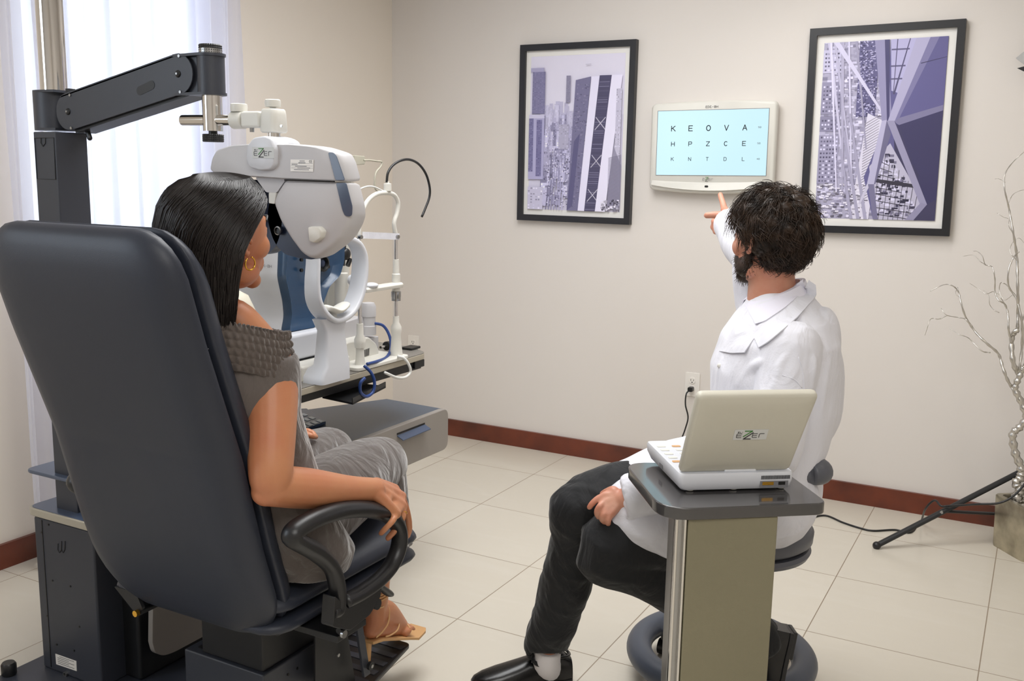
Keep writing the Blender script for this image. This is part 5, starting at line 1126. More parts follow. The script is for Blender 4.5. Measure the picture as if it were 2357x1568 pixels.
# ------------------------------------------------------------------ the patient
def woman():
    hc = at(514, 548, 1.90); R, F, U = hframe(.04, .04, .03)
    neck = at(492, 738, 1.905); shR = at(616, 822, 1.925); shL = V(2*neck.x-shR.x+.01, 2*neck.y-shR.y, shR.z)
    elR = at(627, 1118, 1.89); wrR = onX(853, 1130, 1.932)
    t = thing('person', 'woman with long dark hair in a brown off-shoulder jumpsuit, seated in the examination chair', 'person', (1.68, -2.93, .60))
    hipR, hipL = V(1.765, -2.85, .65), V(1.60, -2.85, .65); knR, knL = onX(880, 1056, 1.71), onX(757, 1032, 1.515)
    knR.z = min(knR.z, .70); knL.z = min(knL.z, .70)
    anR, anL = onX(868, 1402, 1.675), V(1.50, -2.40, .235)
    b_ = MB(); P, m3 = add_head(b_, hc, R, F, U, .98, .93)
    b_.tube([hc-U*.05-F*.02, (hc+neck)/2-F*.016+V(0, 0, -.01), neck+V(0, 0, -.02)], [.046, .044, .056], 24, smooth=6, round_ends=True)
    # shoulders and chest
    b_.tube([shL+V(.02, 0, -.005), neck.lerp(shL, .42)+V(0, -.005, .034), neck+V(0, 0, -.02), neck.lerp(shR, .42)+V(0, -.005, .034), shR+V(-.012, 0, .006)], [.044, .040, .052, .040, .046], 20, smooth=6, round_ends=True)
    ch = V((shR.x+shL.x)/2, (shR.y+shL.y)/2, 0)
    ty_ = math.atan2((shR-shL).y, (shR-shL).x)
    b_.loft([[V(ch.x+a*math.cos(q)*math.cos(ty_)-b2*.82*math.sin(q)*math.sin(ty_), ch.y+oy+a*math.cos(q)*math.sin(ty_)+b2*.82*math.sin(q)*math.cos(ty_), z) for q in [2*math.pi*k/32 for k in range(32)]] for z, a, b2, oy in ((.60, .14, .09, .14), (.70, .14, .09, .125), (.80, .11, .075, .10), (.90, .115, .08, .06), (1.0, .13, .088, .015), (1.06, .14, .085, 0), (1.09, .11, .06, 0))])
    # collarbones hint and arms
    b_.tube([shR+V(0, 0, .004), shR+V(.012, -.005, -.05), (shR+elR)/2+V(.004, 0, 0), elR+V(0, -.004, .03), elR], [.047, .052, .049, .043, .038], 20, smooth=7, round_ends=True)
    b_.ell(elR+V(-.004, -.012, -.010), (.030, .030, .028))
    mid = elR.lerp(wrR, .35)+V(0, 0, -.002)
    b_.tube([elR, mid, elR.lerp(wrR, .75), wrR+V(0, .012, 0)], [.041, .041, .030, .0250], 20, smooth=7, round_ends=True)
    kn = [onX(908, 1126, 1.905), onX(924, 1143, 1.925), onX(926, 1165, 1.946), onX(911, 1183, 1.966)]
    fi = [[kn[0]+V(-.0, .022, -.028), kn[0]+V(-.004, .020, -.060), kn[0]+V(-.006, .006, -.082)],
          [onX(937, 1180, 1.93), onX(942, 1215, 1.925), onX(938, 1234, 1.915)],
          [onX(926, 1192, 1.958), onX(908, 1222, 1.945), onX(893, 1239, 1.932)],
          [onX(903, 1200, 1.975), onX(888, 1216, 1.965), onX(877, 1228, 1.95)]]
    add_hand(b_, wrR+V(0, .02, 0), kn, fi, [wrR+V(-.028, .050, -.012), wrR+V(-.045, .078, -.030), wrR+V(-.048, .096, -.048)], rs=(.0082, .0086, .0084, .0076), palm=.0135)
    # left arm, hand on thigh
    elL = V(shL.x-.035, -3.02, .80); wrL = V(1.555, -2.78, .765)
    b_.tube([shL, shL+V(-.01, -.005, -.05), (shL+elL)/2, elL], [.045, .046, .042, .036], 20, smooth=7, round_ends=True)
    b_.tube([elL, elL.lerp(wrL, .35), elL.lerp(wrL, .75), wrL], [.037, .037, .027, .0235], 20, smooth=7, round_ends=True)
    zT = .765; tA = onZ(723, 999, zT); tB = onZ(727, 1006, zT-.006); tC = onZ(700, 1054, zT-.005)
    kl = [V(1.628, -2.665, zT+.012), V(1.604, -2.648, zT+.016), V(1.58, -2.645, zT+.014), V(1.558, -2.652, zT+.008)]
    fl = [[onZ(700, 998, zT+.010), onZ(716, 1004, zT+.006), tB], [V(1.585, -2.615, zT+.012), onZ(706, 992, zT+.008), onZ(721, 998, zT+.003)], [kl[2]+V(-.006, .035, -.004), kl[2]+V(-.01, .065, -.016)], [kl[3]+V(-.008, .03, -.006), kl[3]+V(-.012, .05, -.018)]]
    add_hand(b_, wrL+V(0, .012, 0), kl, fl, [V(1.622, -2.735, zT+.004), onZ(684, 1042, zT), tC], rs=(.0082, .0086, .0084, .0076), palm=.0135)
    # legs and feet
    for hip, kn_, an, s_ in ((hipR, knR, anR, 1), (hipL, knL, anL, -1)):
        b_.tube([hip, hip.lerp(kn_, .5), kn_+V(0, -.02, -.01)], [.075, .066, .05], 20, smooth=6, round_ends=True)
        b_.tube([kn_+V(0, -.01, -.02), kn_.lerp(an, .3)+V(0, -.018, 0), kn_.lerp(an, .7), an+V(0, 0, .02)], [.047, .05, .034, .0295], 20, smooth=6, round_ends=True)
        hb = an+V(0, -.028, -.062); toe = V(an.x+.004, an.y+.135, .152); ball = V(an.x+.002, an.y+.095, .155)
        if s_ > 0: tt = onX(944, 1438, an.x); toe = V(tt.x, tt.y, tt.z); ball = toe+V(-.002, -.045, .004)
        b_.tube([an+V(0, -.008, .02), an+V(0, -.012, -.02), hb+V(0, .006, .018)], [.029, .031, .026], 16, smooth=4, round_ends=True)
        b_.tube([an+V(0, .0, -.015), an.lerp(ball, .4)+V(0, 0, .012), ball+V(0, 0, .008)], [.031, .029, .021], 16, flat=1.2, up=(0, 0, 1), smooth=5, round_ends=True)
        b_.tube([ball+V(-.020, .0, .0), ball+V(.020, -.004, -.001)], [.016, .014], 14, round_ends=True)
        b_.tube([hb+V(0, 0, .012), hb.lerp(ball, .5)+V(0, 0, .012), ball+V(0, 0, .0)], [.022, .024, .017], 14, smooth=4, round_ends=True)
        for j in range(5):
            x = (-.024+.0125*j)*s_; L_ = .046-.0045*j; b_.tube([ball+V(x, .0, .0), ball+V(x*1.02, L_*.55, .006), ball+V(x*1.02, L_, -.004)], [.0095, .0085-.0006*j, .0078-.0006*j] if j else [.012, .0115, .0105], 12, smooth=3, round_ends=True)
    body = merge('body', b_, 'skin_w', t, voxel=.0034, smooth=5)
    face_parts(body, P, m3, .98, 'hair_w')
    # ---- jumpsuit: torso, seat, legs
    g = MB(); sd_ = shR-shL; ty = math.atan2(sd_.y, sd_.x); hs = sd_.length/2; c0 = V((shR.x+shL.x)/2, (shR.y+shL.y)/2+.004, 0)
    ROT = lambda x, y, k=1.0: (x*math.cos(ty*k)-y*math.sin(ty*k), x*math.sin(ty*k)+y*math.cos(ty*k))
    g.loft([[V(c0.x+p_[0], c0.y+oy+p_[1], z) for p_ in [ROT(a*math.copysign(abs(math.cos(q))**.9, math.cos(q)), b2*math.copysign(abs(math.sin(q))**.9, math.sin(q)), min(1, max(0, (z-.7)/.25))) for q in [2*math.pi*k/40 for k in range(40)]]]
            for z, a, b2, oy in ((.578, .160, .10, .165), (.62, .178, .108, .158), (.70, .168, .098, .121), (.78, .146, .090, .090), (.86, .140, .086, .056), (.94, .140, .088, .024), (.97, .148, .090, .012), (1.0, .156, .088, -.002), (1.04, .160, .080, -.008), (1.06, .158, .072, -.010))])
    g.ell((c0.x+.0, c0.y+.066, .97), (.11, .045, .065)); g.ell((c0.x, c0.y+.15, .63), (.18, .11, .06))
    # back and front drapes beside the arm opening
    g.tube([shR+V(-.03, -.05, -.04), shR+V(-.055, -.05, -.09), shR+V(-.075, -.035, -.16)], [.026, .026, .018], 14, smooth=4, round_ends=True)
    g.tube([shR+V(-.015, .036, -.04), shR+V(-.022, .044, -.12), shR+V(-.032, .052, -.22), shR+V(-.055, .06, -.32)], [.022, .020, .020, .02], 14, smooth=4, round_ends=True)
    for hip, kn_, s_ in ((hipR, knR, 1), (hipL, knL, -1)):
        g.tube([hip+V(0, .0, 0), hip.lerp(kn_, .35)+V(0, 0, .004), hip.lerp(kn_, .7)+V(0, 0, .0), kn_+V(0, -.01, -.012)], [.098, .096, .082, .068], 28, smooth=6, round_ends=True)
    o0 = merge('jumpsuit', g, 'velour', t, voxel=.008, smooth=6); T0 = bvh(o0); bpy.data.objects.remove(o0)
    for pts, r_ in (([(520, 850), (535, 900), (560, 950)], .007), ([(505, 880), (525, 940), (552, 1000)], .007), ([(560, 860), (556, 900), (540, 960)], .006), ([(590, 860), (575, 890), (552, 930)], .007),
                    ([(900, 1030), (870, 1070), (842, 1110)], .009), ([(880, 1025), (835, 1060), (800, 1100)], .007), ([(780, 1010), (770, 1060), (750, 1090)], .007), ([(815, 1010), (800, 1050), (775, 1080)], .007), ([(740, 1010), (720, 1060), (705, 1095)], .006),
                    ([(640, 1210), (660, 1250), (700, 1290)], .010), ([(620, 1250), (650, 1290), (700, 1320)], .010), ([(700, 1200), (730, 1240), (745, 1290)], .008), ([(740, 1200), (770, 1230), (790, 1270)], .007), ([(800, 1200), (785, 1240), (770, 1280)], .007), ([(845, 1200), (825, 1230), (805, 1260)], .007), ([(640, 1180), (690, 1195), (760, 1190)], .008)): fold(g, T0, pts, r_, -.001)
    topm = merge('jumpsuit', g, 'velour', t, voxel=.0050, smooth=7, disp=folds(16, .007, (1, .8, .5), ridge=False, seed=4))
    # hanging trouser legs over the knees
    for kn_, s_ in ((knR, 1), (knL, -1)):
        mb = MB(); rings = []; nn = 72
        for i in range(22):
            u = i/21; z = kn_.z+.052-u*(kn_.z+.052-.47); rr = .030+.040*math.sin(min(1, u*4.2)*math.pi/2)+.008*u; cy = kn_.y-.022-.028*(1-min(1, u*3))+.012*u
            ring = []
            for k in range(nn):
                a = 2*math.pi*k/nn; w_ = 1+u**1.2*(.10*math.sin(5*a+s_)+.08*math.sin(9*a+1.3+2*u)+.05*math.sin(14*a)); ry = rr*(.98+.10*u)
                ring.append(V(kn_.x+rr*.98*w_*math.cos(a), cy+ry*w_*math.sin(a), z-.012*u*math.cos(a*2)))
            rings.append(ring)
        mb.loft(rings, cap=True).build('trouser_leg', 'velour', t, smooth=180)
    # smocked off-shoulder band
    nn, nr = 520, 66; rings = []; zt, zb_ = neck.z+.0, .0
    def band_ring(v):
        ring = []
        for k in range(nn):
            a = 2*math.pi*k/nn; ca, sa = math.cos(a), math.sin(a)
            hw = hs+.037+.004*v+.004*math.sin(v*math.pi); hd = .084+.014*v+.008*math.sin(v*math.pi)
            x = hw*math.copysign(abs(ca)**.90, ca); y = hd*math.copysign(abs(sa)**.92, sa)
            tx = -sa; row = v*6.0; cell = math.cos(a*62+(math.floor(row) % 2)*math.pi*.5*1+math.sin(a*7)*.8); rv = abs(math.sin(row*math.pi))
            h = .0058*rv**.6*(.55+.45*cell)+.0014*math.sin(a*31+v*9)
            if v < .08: h += .004*math.sin(a*95)*(1-v/.08)
            n_ = V(x/hw**2, y/hd**2, 0).normalized()
            z = bt+(-.088-.006*abs(ca)**3)*v-.034*abs(ca)**1.6-.030*max(0, sa)**1.0*(1-.5*v)+.003*math.sin(a*95)*(v < .04)
            x += n_.x*h; y += n_.y*h; x, y = ROT(x, y); ring.append(V(c0.x+x, c0.y+y, z))
        return ring
    bt = neck.z+.012
    mb = MB(); rr = [band_ring(i/(nr-1)) for i in range(nr)]; mb.loft(rr, cap=False)
    inner = [[c0*1.0+V((p.x-c0.x)*.94, (p.y-c0.y)*.94, p.z) for p in r] for r in (rr[0], rr[-1])]; inner = [[V(q.x, q.y, q.z) for q in r] for r in inner]
    mb.loft([rr[0], inner[0], inner[1], rr[-1]], cap=False)
    mb.build('smocked_neckline', 'knit', t, smooth=180)
    # ---- hair
    lv = [(.127, .022, .044, .0, 0, 0), (.117, .048, .066, -.004, 0, 0), (.094, .078, .093, -.010, 8, 22), (.065, .092, .106, -.014, 28, 60), (.03, .099, .111, -.018, 47, 84), (-.01, .102, .110, -.022, 58, 98), (-.05, .103, .104, -.028, 66, 101), (-.10, .100, .094, -.036, 74, 101), (-.15, .094, .080, -.046, 82, 98), (-.20, .084, .062, -.058, 90, 96), (-.25, .070, .046, -.066, 100, 104), (-.30, .052, .032, -.070, 110, 112), (-.335, .036, .022, -.070, 118, 118)]
    LV = np.array(lv); dz_, rR_, rF_, cF_, ph_, pr_ = [LV[:, i] for i in range(6)]
    def lvl(s_):  # s_ 0 top .. 1 tips
        x = s_*(len(lv)-1); i = np.arange(len(lv)); return [float(np.interp(x, i, q)) for q in (dz_, rR_, rF_, cF_, ph_, pr_)]
    Z = V(0, 0, 1)
    def HP(sth, s_, off=0):
        s_ = s_*(1-max(0, sth-.72)/.28*.26); dz, rR, rF, cF, ph, pr = lvl(s_); up_w = max(0, min(1, (dz+.05)/.1)); Ux = (U*up_w+Z*(1-up_w))
        a = math.radians(ph+sth*(360-ph-pr)); c_ = hc+Ux*dz+F*cF-R*(.006+.012*max(0, -dz)/.3)
        return c_+F*((rF+off)*math.cos(a))-R*((rR+off)*math.sin(a))*1.0
    mb = MB(); ns = 40; nl = 40; rings = []
    for i in range(nl):
        s_ = .07+.93*i/(nl-1); o_ = [HP(k/(ns-1), s_, -.004+.002*math.sin(k*1.9+s_*2)) for k in range(ns)]; inn = [HP(k/(ns-1), s_, -.016) for k in range(ns-1, -1, -1)]; rings.append(o_+inn)
    mb.loft(rings); mb.ell(hc+U*.056-F*.024, (.077, .088, .063), m3, 28, 16)
    rs_ = random.Random(11); VS = []; FS = []
    for q in range(4600):
        sth = rs_.random(); 
        if rs_.random() < .12: sth = rs_.choice((0, 1))+rs_.gauss(0, .012); sth = min(1, max(0, sth))
        vv = min(sth, 1-sth)*2; side = 1 if sth < .5 else -1
        f0 = .072-.13*vv; st = hc+F*(f0-.008)+U*(.1265-1.35*(f0+.012)**2*.9)-R*(side*.0012)*1
        off = rs_.uniform(-.003, .0035); end = .80+.2*rs_.random() if rs_.random() < .8 else .55+.4*rs_.random()
        pts = [st]; ss = [.10+.90*j/15*end for j in range(16)]; w0 = rs_.gauss(0, .004); w1 = rs_.random()*6
        for j, s_ in enumerate(ss): pts.append(HP(min(1, max(0, sth+w0*j/15+.0022*math.sin(j*.7+w1))), s_, off+.0012*math.sin(j*.9+w1)+(.004*rs_.random() if j > 13 else 0)))
        r0 = .0007+.0006*rs_.random()
        n0 = len(VS)
        for j, p in enumerate(pts):
            d = (pts[min(j+1, 16)]-pts[max(j-1, 0)]).normalized(); x = d.cross(V(.3, .9, .2)).normalized(); y = d.cross(x); r = r0*(1 if j < 14 else (17-j)/4)
            for k in range(3): a = 2.094*k; VS.append(p+x*(r*math.cos(a))+y*(r*math.sin(a)))
        for j in range(16):
            for k in range(3): k2 = (k+1) % 3; FS.append((n0+j*3+k, n0+j*3+k2, n0+j*3+3+k2, n0+j*3+3+k))
    mb.add(VS, FS); mb.build('hair', 'hair_w', t, smooth=180)
    # jewellery
    ec = P(.080, -.012, -.042); n_ = F; mb = MB(); mb.tube([ec+U*(.0125*math.cos(a))+R*(.004)+F*(.0125*math.sin(a)) for a in [2*math.pi*k/28*.85+.3 for k in range(29)]], .0016, 8); mb.build('hoop_earring', 'gold', t, smooth=180)
    q0, q1 = kn[2], fi[2][0]; c_ = q0.lerp(q1, .62); d = (q1-q0).normalized(); x, y, _ = frame_of(d); MB().tube([c_+x*(.0098*math.cos(a))+y*(.0098*math.sin(a)) for a in [2*math.pi*k/28 for k in range(29)]], .0013, 8, cap=False).build('ring', 'gold', t, smooth=180)
    # sandals
    for an, s_ in ((anR, 1), (anL, -1)):
        hb = an+V(0, -.035, 0); tt = onX(963, 1433, anR.x); dy = tt.y-anR.y; tip = V(an.x+.006*s_, an.y+dy, .128)
        so = []
        prof = [(-.045, .172), (-.01, .168), (.04, .152), (.085, .134), (.12, .126), (dy-.012, .128), (dy, .134)]
        wd = [.024, .029, .029, .035, .040, .032, .026]
        if s_ > 0: prof = [(-.05, .19), (-.01, .184), (.03, .168), (dy-.085, .136), (dy-.055, .124), (dy-.01, .124), (dy, .128)]
        rings = []
        for (y, z), w_ in zip(prof, wd): rings.append([V(an.x+x_, an.y+y, z+zz) for x_, zz in ((-w_, -.004), (w_, -.004), (w_, .004), (-w_, .004))])
        so = MB().loft(rings).build('sandal', 'sandal', t, smooth=30, bevel=.0015)
        MB().tube([V(an.x, an.y-.04, prof[0][1]), V(an.x, an.y-.044, .121)], [.010, .008], 12).build('heel', 'sandal', so)
        def strap(pts, nm='strap'): MB().tube([Vector(p) for p in pts], .0022, 8, smooth=6).build(nm, 'sandal', so, smooth=180)
        X_, Y_ = an.x, an.y
        for dz in (.042, .050, .058): strap([V(X_+.034*math.cos(a), Y_-.004+.034*math.sin(a), an.z+dz+.003*math.sin(3*a)) for a in [2*math.pi*k/12 for k in range(13)]])
        g_ = lambda px, py, dx=0: (lambda p: V(X_+(dx*1.0), p.y-anR.y+Y_, p.z-anR.z+an.z))(onX(px, py, anR.x+dx))
        strap([g_(850, 1393, .033), g_(872, 1400, .032), g_(890, 1392, .02), V(X_, Y_+.045, g_(893, 1385).z), V(X_-.03, Y_+.02, g_(885, 1385).z)])
        strap([g_(889, 1386, .012), g_(896, 1405, .026), g_(893, 1435, .033), g_(880, 1455, .034), g_(866, 1468, .032)])
        strap([g_(905, 1412, -.01), g_(918, 1430, .016), g_(915, 1450, .030), g_(900, 1462, .034), g_(888, 1466, .033)])
        strap([g_(912, 1415, -.03), g_(926, 1425, -.006), g_(938, 1438, .016), g_(944, 1447, .028)])
woman()
# ------------------------------------------------------------------ the clinician
def man():
    t = thing('person', 'bearded man with curly dark hair in a white coat, pointing at the wall display', 'person', (2.52, -1.88, .54))
    hc = at(1771, 556, 2.50); R, F, U = hframe(-1.00, .03, 0)
    neck = at(1782, 700, 2.52); pel = at(1735, 1130, 2.57); pel.z = .615
    shL, shR = at(1822, 810, 2.36), at(1768, 765, 2.68)
    hipR, hipL = pel+V(-.05, .07, 0), pel+V(.05, -.075, 0)
    knR, knL = at(1352, 1160, 2.50), at(1402, 1262, 2.42); anR, anL = at(1262, 1478, 2.70), at(1745, 1465, 2.60)
    elL = at(1775, 1060, 2.30); wrL = at(1436, 1150, 2.365)
    elR = at(1742, 592, 2.66); wrR = at(1676, 508, 2.86)
    b_ = MB(); P, m3 = add_head(b_, hc, R, F, U, 1.04, 1.12)
    b_.tube([hc-U*.05-F*.02, (hc+neck)/2+V(0, 0, -.01), neck+V(0, 0, -.04)], [.058, .058, .07], 24, smooth=6, round_ends=True)
    b_.tube([shL+V(0, 0, -.02), neck+V(0, 0, -.08), shR+V(0, 0, -.02)], [.045, .05, .045], 20, smooth=5, round_ends=True)
    ch = (neck+pel)/2
    b_.tube([neck+V(0, 0, -.14), neck.lerp(pel, .4), neck.lerp(pel, .75), pel], [.085, .11, .11, .12], 24, smooth=5, round_ends=True)
    for a, e_, w_ in ((shL, elL, wrL), (shR, elR, wrR)):
        b_.tube([a, a.lerp(e_, .5), e_], [.05, .046, .040], 18, smooth=5, round_ends=True); b_.tube([e_, e_.lerp(w_, .4), w_], [.040, .038, .027], 18, smooth=5, round_ends=True)
    # left hand on the thigh
    kn = [at(1393, 1141, 2.372), at(1391, 1158, 2.362), at(1396, 1173, 2.354), at(1403, 1186, 2.348)]
    fi = [[at(1375, 1149, 2.372), at(1362, 1161, 2.372), at(1357, 1168, 2.375)], [at(1380, 1167, 2.352), at(1374, 1180, 2.358), at(1378, 1190, 2.366)], [at(1390, 1185, 2.345), at(1386, 1196, 2.352), at(1392, 1202, 2.36)], [at(1401, 1197, 2.342), at(1400, 1206, 2.35)]]
    add_hand(b_, at(1424, 1149, 2.362), kn, fi, [at(1412, 1130, 2.375), at(1398, 1133, 2.395), at(1388, 1138, 2.405)], rs=(.0086, .0088, .0085, .0076), palm=.0125)
    # right hand pointing
    k2 = [at(1668, 484, 2.925), at(1666, 499, 2.925), at(1664, 512, 2.915), at(1663, 523, 2.90)]
    f2 = [[at(1664, 468, 2.955), at(1660, 456, 2.975), at(1658, 448, 2.99)], [at(1652, 500, 2.95), at(1643, 510, 2.935), at(1650, 518, 2.905)], [at(1650, 513, 2.94), at(1641, 523, 2.92), at(1650, 528, 2.895)], [at(1652, 526, 2.92), at(1646, 534, 2.905), at(1654, 535, 2.885)]]
    add_hand(b_, at(1677, 506, 2.865), k2, f2, [at(1659, 496, 2.885), at(1640, 495, 2.90), at(1627, 496, 2.91)], rs=(.0098, .0098, .0095, .0084), palm=.014)
    for hip, k_, an in ((hipR, knR, anR), (hipL, knL, anL)):
        b_.tube([hip, hip.lerp(k_, .5), k_], [.08, .07, .05], 18, smooth=5, round_ends=True); b_.tube([k_, k_.lerp(an, .35), an], [.05, .05, .033], 18, smooth=5, round_ends=True)
    # right foot inside its shoe
    fd = (onZ(1150, 1580, 0)-onZ(1305, 1562, 0)); fd.z = 0; fd.normalize()
    b_.tube([anR, anR+V(0, 0, -.035)], [.030, .029], 16, round_ends=True)
    body = merge('body', b_, 'skin_m', t, voxel=.0034, smooth=4)
    face_parts(body, P, m3, 1.04, 'hair_m')
    # ---- trousers
    g = MB()
    g.ell(pel, (.15, .15, .10)); 
    g.tube([hipR, hipR.lerp(knR, .5), knR+V(0, 0, .0), knR.lerp(anR, .25), knR.lerp(anR, .6), anR+V(0, 0, .01), anR+V(0, 0, -.012)], [.105, .092, .074, .068, .063, .059, .060], 28, smooth=7)
    g.tube([hipL, hipL.lerp(knL, .5), knL+V(0, 0, .0), knL.lerp(anL, .25), knL.lerp(anL, .6), anL], [.105, .095, .078, .068, .062, .058], 28, smooth=7, round_ends=True)
    merge('trousers', g, 'trouser', t, voxel=.0055, smooth=5, disp=folds(15, .014, (1, 1, 1), ridge=False, seed=9))
    # ---- coat: one garment with sleeves and a skirt over the lap
    c = MB(); Fd = V(-.88, -.47, 0); Ld = V(.47, -.88, 0)
    def sec(p, a, b2, n=36, tw=0): return [p+Fd*(a*math.copysign(abs(math.cos(q))**.9, math.cos(q)))+Ld*(b2*math.copysign(abs(math.sin(q))**.9, math.sin(q))) for q in [2*math.pi*k/n for k in range(n)]]
    A = lambda px, py, d: at(px, py, d)
    c.loft([sec(A(1715, 1175, 2.56), .15, .17), sec(A(1730, 1110, 2.55), .145, .175), sec(A(1765, 1020, 2.53), .145, .172), sec(A(1780, 930, 2.52), .150, .185), sec(A(1784, 850, 2.52), .152, .20), sec(A(1793, 780, 2.52), .138, .20), sec(A(1800, 735, 2.52), .112, .165), sec(A(1800, 700, 2.52), .085, .11), sec(A(1797, 675, 2.52), .065, .075)])
    c.ell(A(1888, 812, 2.47), (.045, .07, .11)); c.ell(A(1882, 905, 2.50), (.06, .10, .16)); c.ell(A(1846, 1020, 2.53), (.05, .10, .07))
    c.tube([shL+V(-.0, 0, .0), shL.lerp(elL, .35), elL+V(0, 0, .02)], [.072, .068, .064], 24, smooth=6, round_ends=True)
    wl = wrL.lerp(elL, .04); c.tube([elL, elL.lerp(wl, .5), wl], [.063, .058, .050], 24, smooth=6)
    c.tube([shR, shR.lerp(elR, .5)+V(0, 0, -.02), elR+V(0, 0, -.02)], [.07, .066, .060], 24, smooth=5, round_ends=True)
    wr2 = wrR.lerp(elR, .04); c.tube([elR, elR.lerp(wr2, .5)+V(-.0, 0, -.016), wr2], [.058, .054, .043], 24, smooth=5)
    # skirt over both thighs
    c.tube([hipL+V(0, 0, .01), hipL.lerp(knL, .45)+V(0, 0, .022), A(1462, 1190, 2.42)+V(0, 0, .012)], [.128, .112, .080], 26, smooth=5, round_ends=True)
    c.tube([hipR+V(0, 0, .02), hipR.lerp(knR, .45)+V(0, 0, .030), A(1420, 1124, 2.53)], [.12, .100, .058], 26, smooth=5, round_ends=True)
    c.tube([A(1640, 1200, 2.40), A(1560, 1215, 2.375), A(1480, 1212, 2.365), A(1424, 1204, 2.37)], [.09, .072, .048, .018], 20, smooth=4, round_ends=True)
    c.tube([A(1600, 1270, 2.36), A(1540, 1262, 2.355), A(1490, 1238, 2.355)], [.045, .034, .02], 16, flat=.6, smooth=4, round_ends=True)
    c.tube([A(1470, 1098, 2.58), A(1420, 1092, 2.585), A(1358, 1096, 2.59)], [.034, .022, .006], 16, flat=.6, up=(0, 0, 1), smooth=4, round_ends=True)
    # tail over the stool
    c.tube([A(1830, 1080, 2.55), A(1832, 1150, 2.54), A(1815, 1210, 2.54), A(1800, 1238, 2.54)], [.07, .062, .045, .02], 24, smooth=5, round_ends=True)
    o0 = merge('lab_coat', c, 'coat', t, voxel=.008, smooth=6); T0 = bvh(o0); bpy.data.objects.remove(o0)
    for pts, r_ in (([(1820, 806), (1800, 840), (1784, 893)], .013), ([(1760, 835), (1735, 850), (1705, 885)], .012), ([(1660, 845), (1690, 862), (1745, 858), (1790, 866)], .010), ([(1645, 850), (1650, 880), (1668, 930)], .008),
                    ([(1868, 720), (1892, 760), (1905, 800)], .010), ([(1905, 830), (1890, 900), (1880, 960)], .012), ([(1880, 850), (1893, 930), (1885, 1020)], .012), ([(1850, 760), (1870, 830), (1865, 890)], .010), ([(1885, 975), (1865, 1030), (1835, 1060)], .011), ([(1880, 1000), (1865, 1025), (1840, 1050)], .010),
                    ([(1425, 1190), (1470, 1172), (1530, 1178)], .009), ([(1440, 1150), (1455, 1170), (1450, 1192)], .007), ([(1440, 1215), (1480, 1232), (1540, 1242)], .010), ([(1470, 1205), (1500, 1245), (1535, 1275)], .010),
                    ([(1655, 520), (1668, 560), (1690, 590)], .008), ([(1665, 510), (1680, 540), (1695, 560)], .007), ([(1700, 730), (1690, 770), (1665, 800)], .008)): fold(c, T0, pts, r_, -.001)
    coat = merge('lab_coat', c, 'coat', t, voxel=.0046, smooth=5, disp=folds(11, .009, (1, 1, .55), ridge=False, seed=23)); T1 = bvh(coat, body)
    # collar, lapels, shirt collar as folded cloth with thickness
    def sheet(nm, mt, rows, th=.003, n=7):
        """rows: list of control polylines, each smoothed; skinned into a thick sheet"""
        rr = [[Vector(a) for a in cr([Vector(p) for p in r], n)] if len(r) > 2 else r for r in rows]; m_ = MB(); nr = len(rr); nc = len(rr[0]); top = []
        for i in range(nr):
            for j in range(nc):
                du = rr[i][min(j+1, nc-1)]-rr[i][max(j-1, 0)]; dv = rr[min(i+1, nr-1)][j]-rr[max(i-1, 0)][j]; nn_ = du.cross(dv).normalized(); top.append((rr[i][j], nn_))
        vs = [p for p, q in top]+[p-q*th for p, q in top]; N0 = nr*nc; fs = []
        for i in range(nr-1):
            for j in range(nc-1):
                a = i*nc+j; fs.append((a, a+1, a+nc+1, a+nc)); fs.append((N0+a, N0+a+nc, N0+a+nc+1, N0+a+1))
        bd = [j for j in range(nc)]+[i*nc+nc-1 for i in range(1, nr)]+[(nr-1)*nc+j for j in range(nc-2, -1, -1)]+[i*nc for i in range(nr-2, 0, -1)]
        for a, b2 in zip(bd, bd[1:]+bd[:1]): fs.append((a, N0+a, N0+b2, b2))
        m_.add(vs, fs); return m_.build(nm, mt, t, smooth=60)
    # shirt collar: standing band round the neck and turned-down leaf
    nk = neck+V(0, 0, 0); 
    def around(cen, a, b2, zf, ang0, ang1, n=9, tilt=0): return [cen+Fd*(a*math.cos(q))+Ld*(b2*math.sin(q))+V(0, 0, zf+tilt*math.cos(q)) for q in [ang0+(ang1-ang0)*k/(n-1) for k in range(n)]]
    cn = A(1779, 705, 2.52)
    top = around(cn+V(0, 0, .052), .068, .072, 0, -2.9, 2.9, tilt=-.035) ; top = around(cn, .066, .070, .042, .35, 2*math.pi-.35, tilt=-.028)
    m1 = around(cn, .074, .078, .040, .35, 2*math.pi-.35, tilt=-.032); m2 = around(cn, .090, .092, -.002, .30, 2*math.pi-.30, tilt=-.040)
    base = around(cn, .064, .068, .0, .35, 2*math.pi-.35, tilt=-.028)
    sheet('shirt_collar', 'shirt', [base, top, m1, m2], .003)
    def laid(nm, mt, A_, B_, lift0, lift1, th=.0028, nu=14, nv=6):
        Pa = [Vector((p[0], p[1], 0)) for p in A_]; Pb = [Vector((p[0], p[1], 0)) for p in B_]
        def samp(P_, u): x = u*(len(P_)-1); i = min(int(x), len(P_)-2); return P_[i].lerp(P_[i+1], x-i)
        rows = []; cc = Vector(CAM)
        for j in range(nv+1):
            v = j/nv; row = []
            for i in range(nu+1):
                q = samp(Pa, i/nu).lerp(samp(Pb, i/nu), v); p = pick(T1, q.x, q.y, 2.45); row.append(p+(cc-p).normalized()*(lift0+(lift1-lift0)*v))
            rows.append(row)
        for _ in range(2): rows = [[rows[j][i] if j in (0,) else (rows[j][i]*2+rows[max(j-1, 0)][i]+rows[min(j+1, nv)][i]+rows[j][max(i-1, 0)]+rows[j][min(i+1, nu)])/6 for i in range(nu+1)] for j in range(nv+1)]
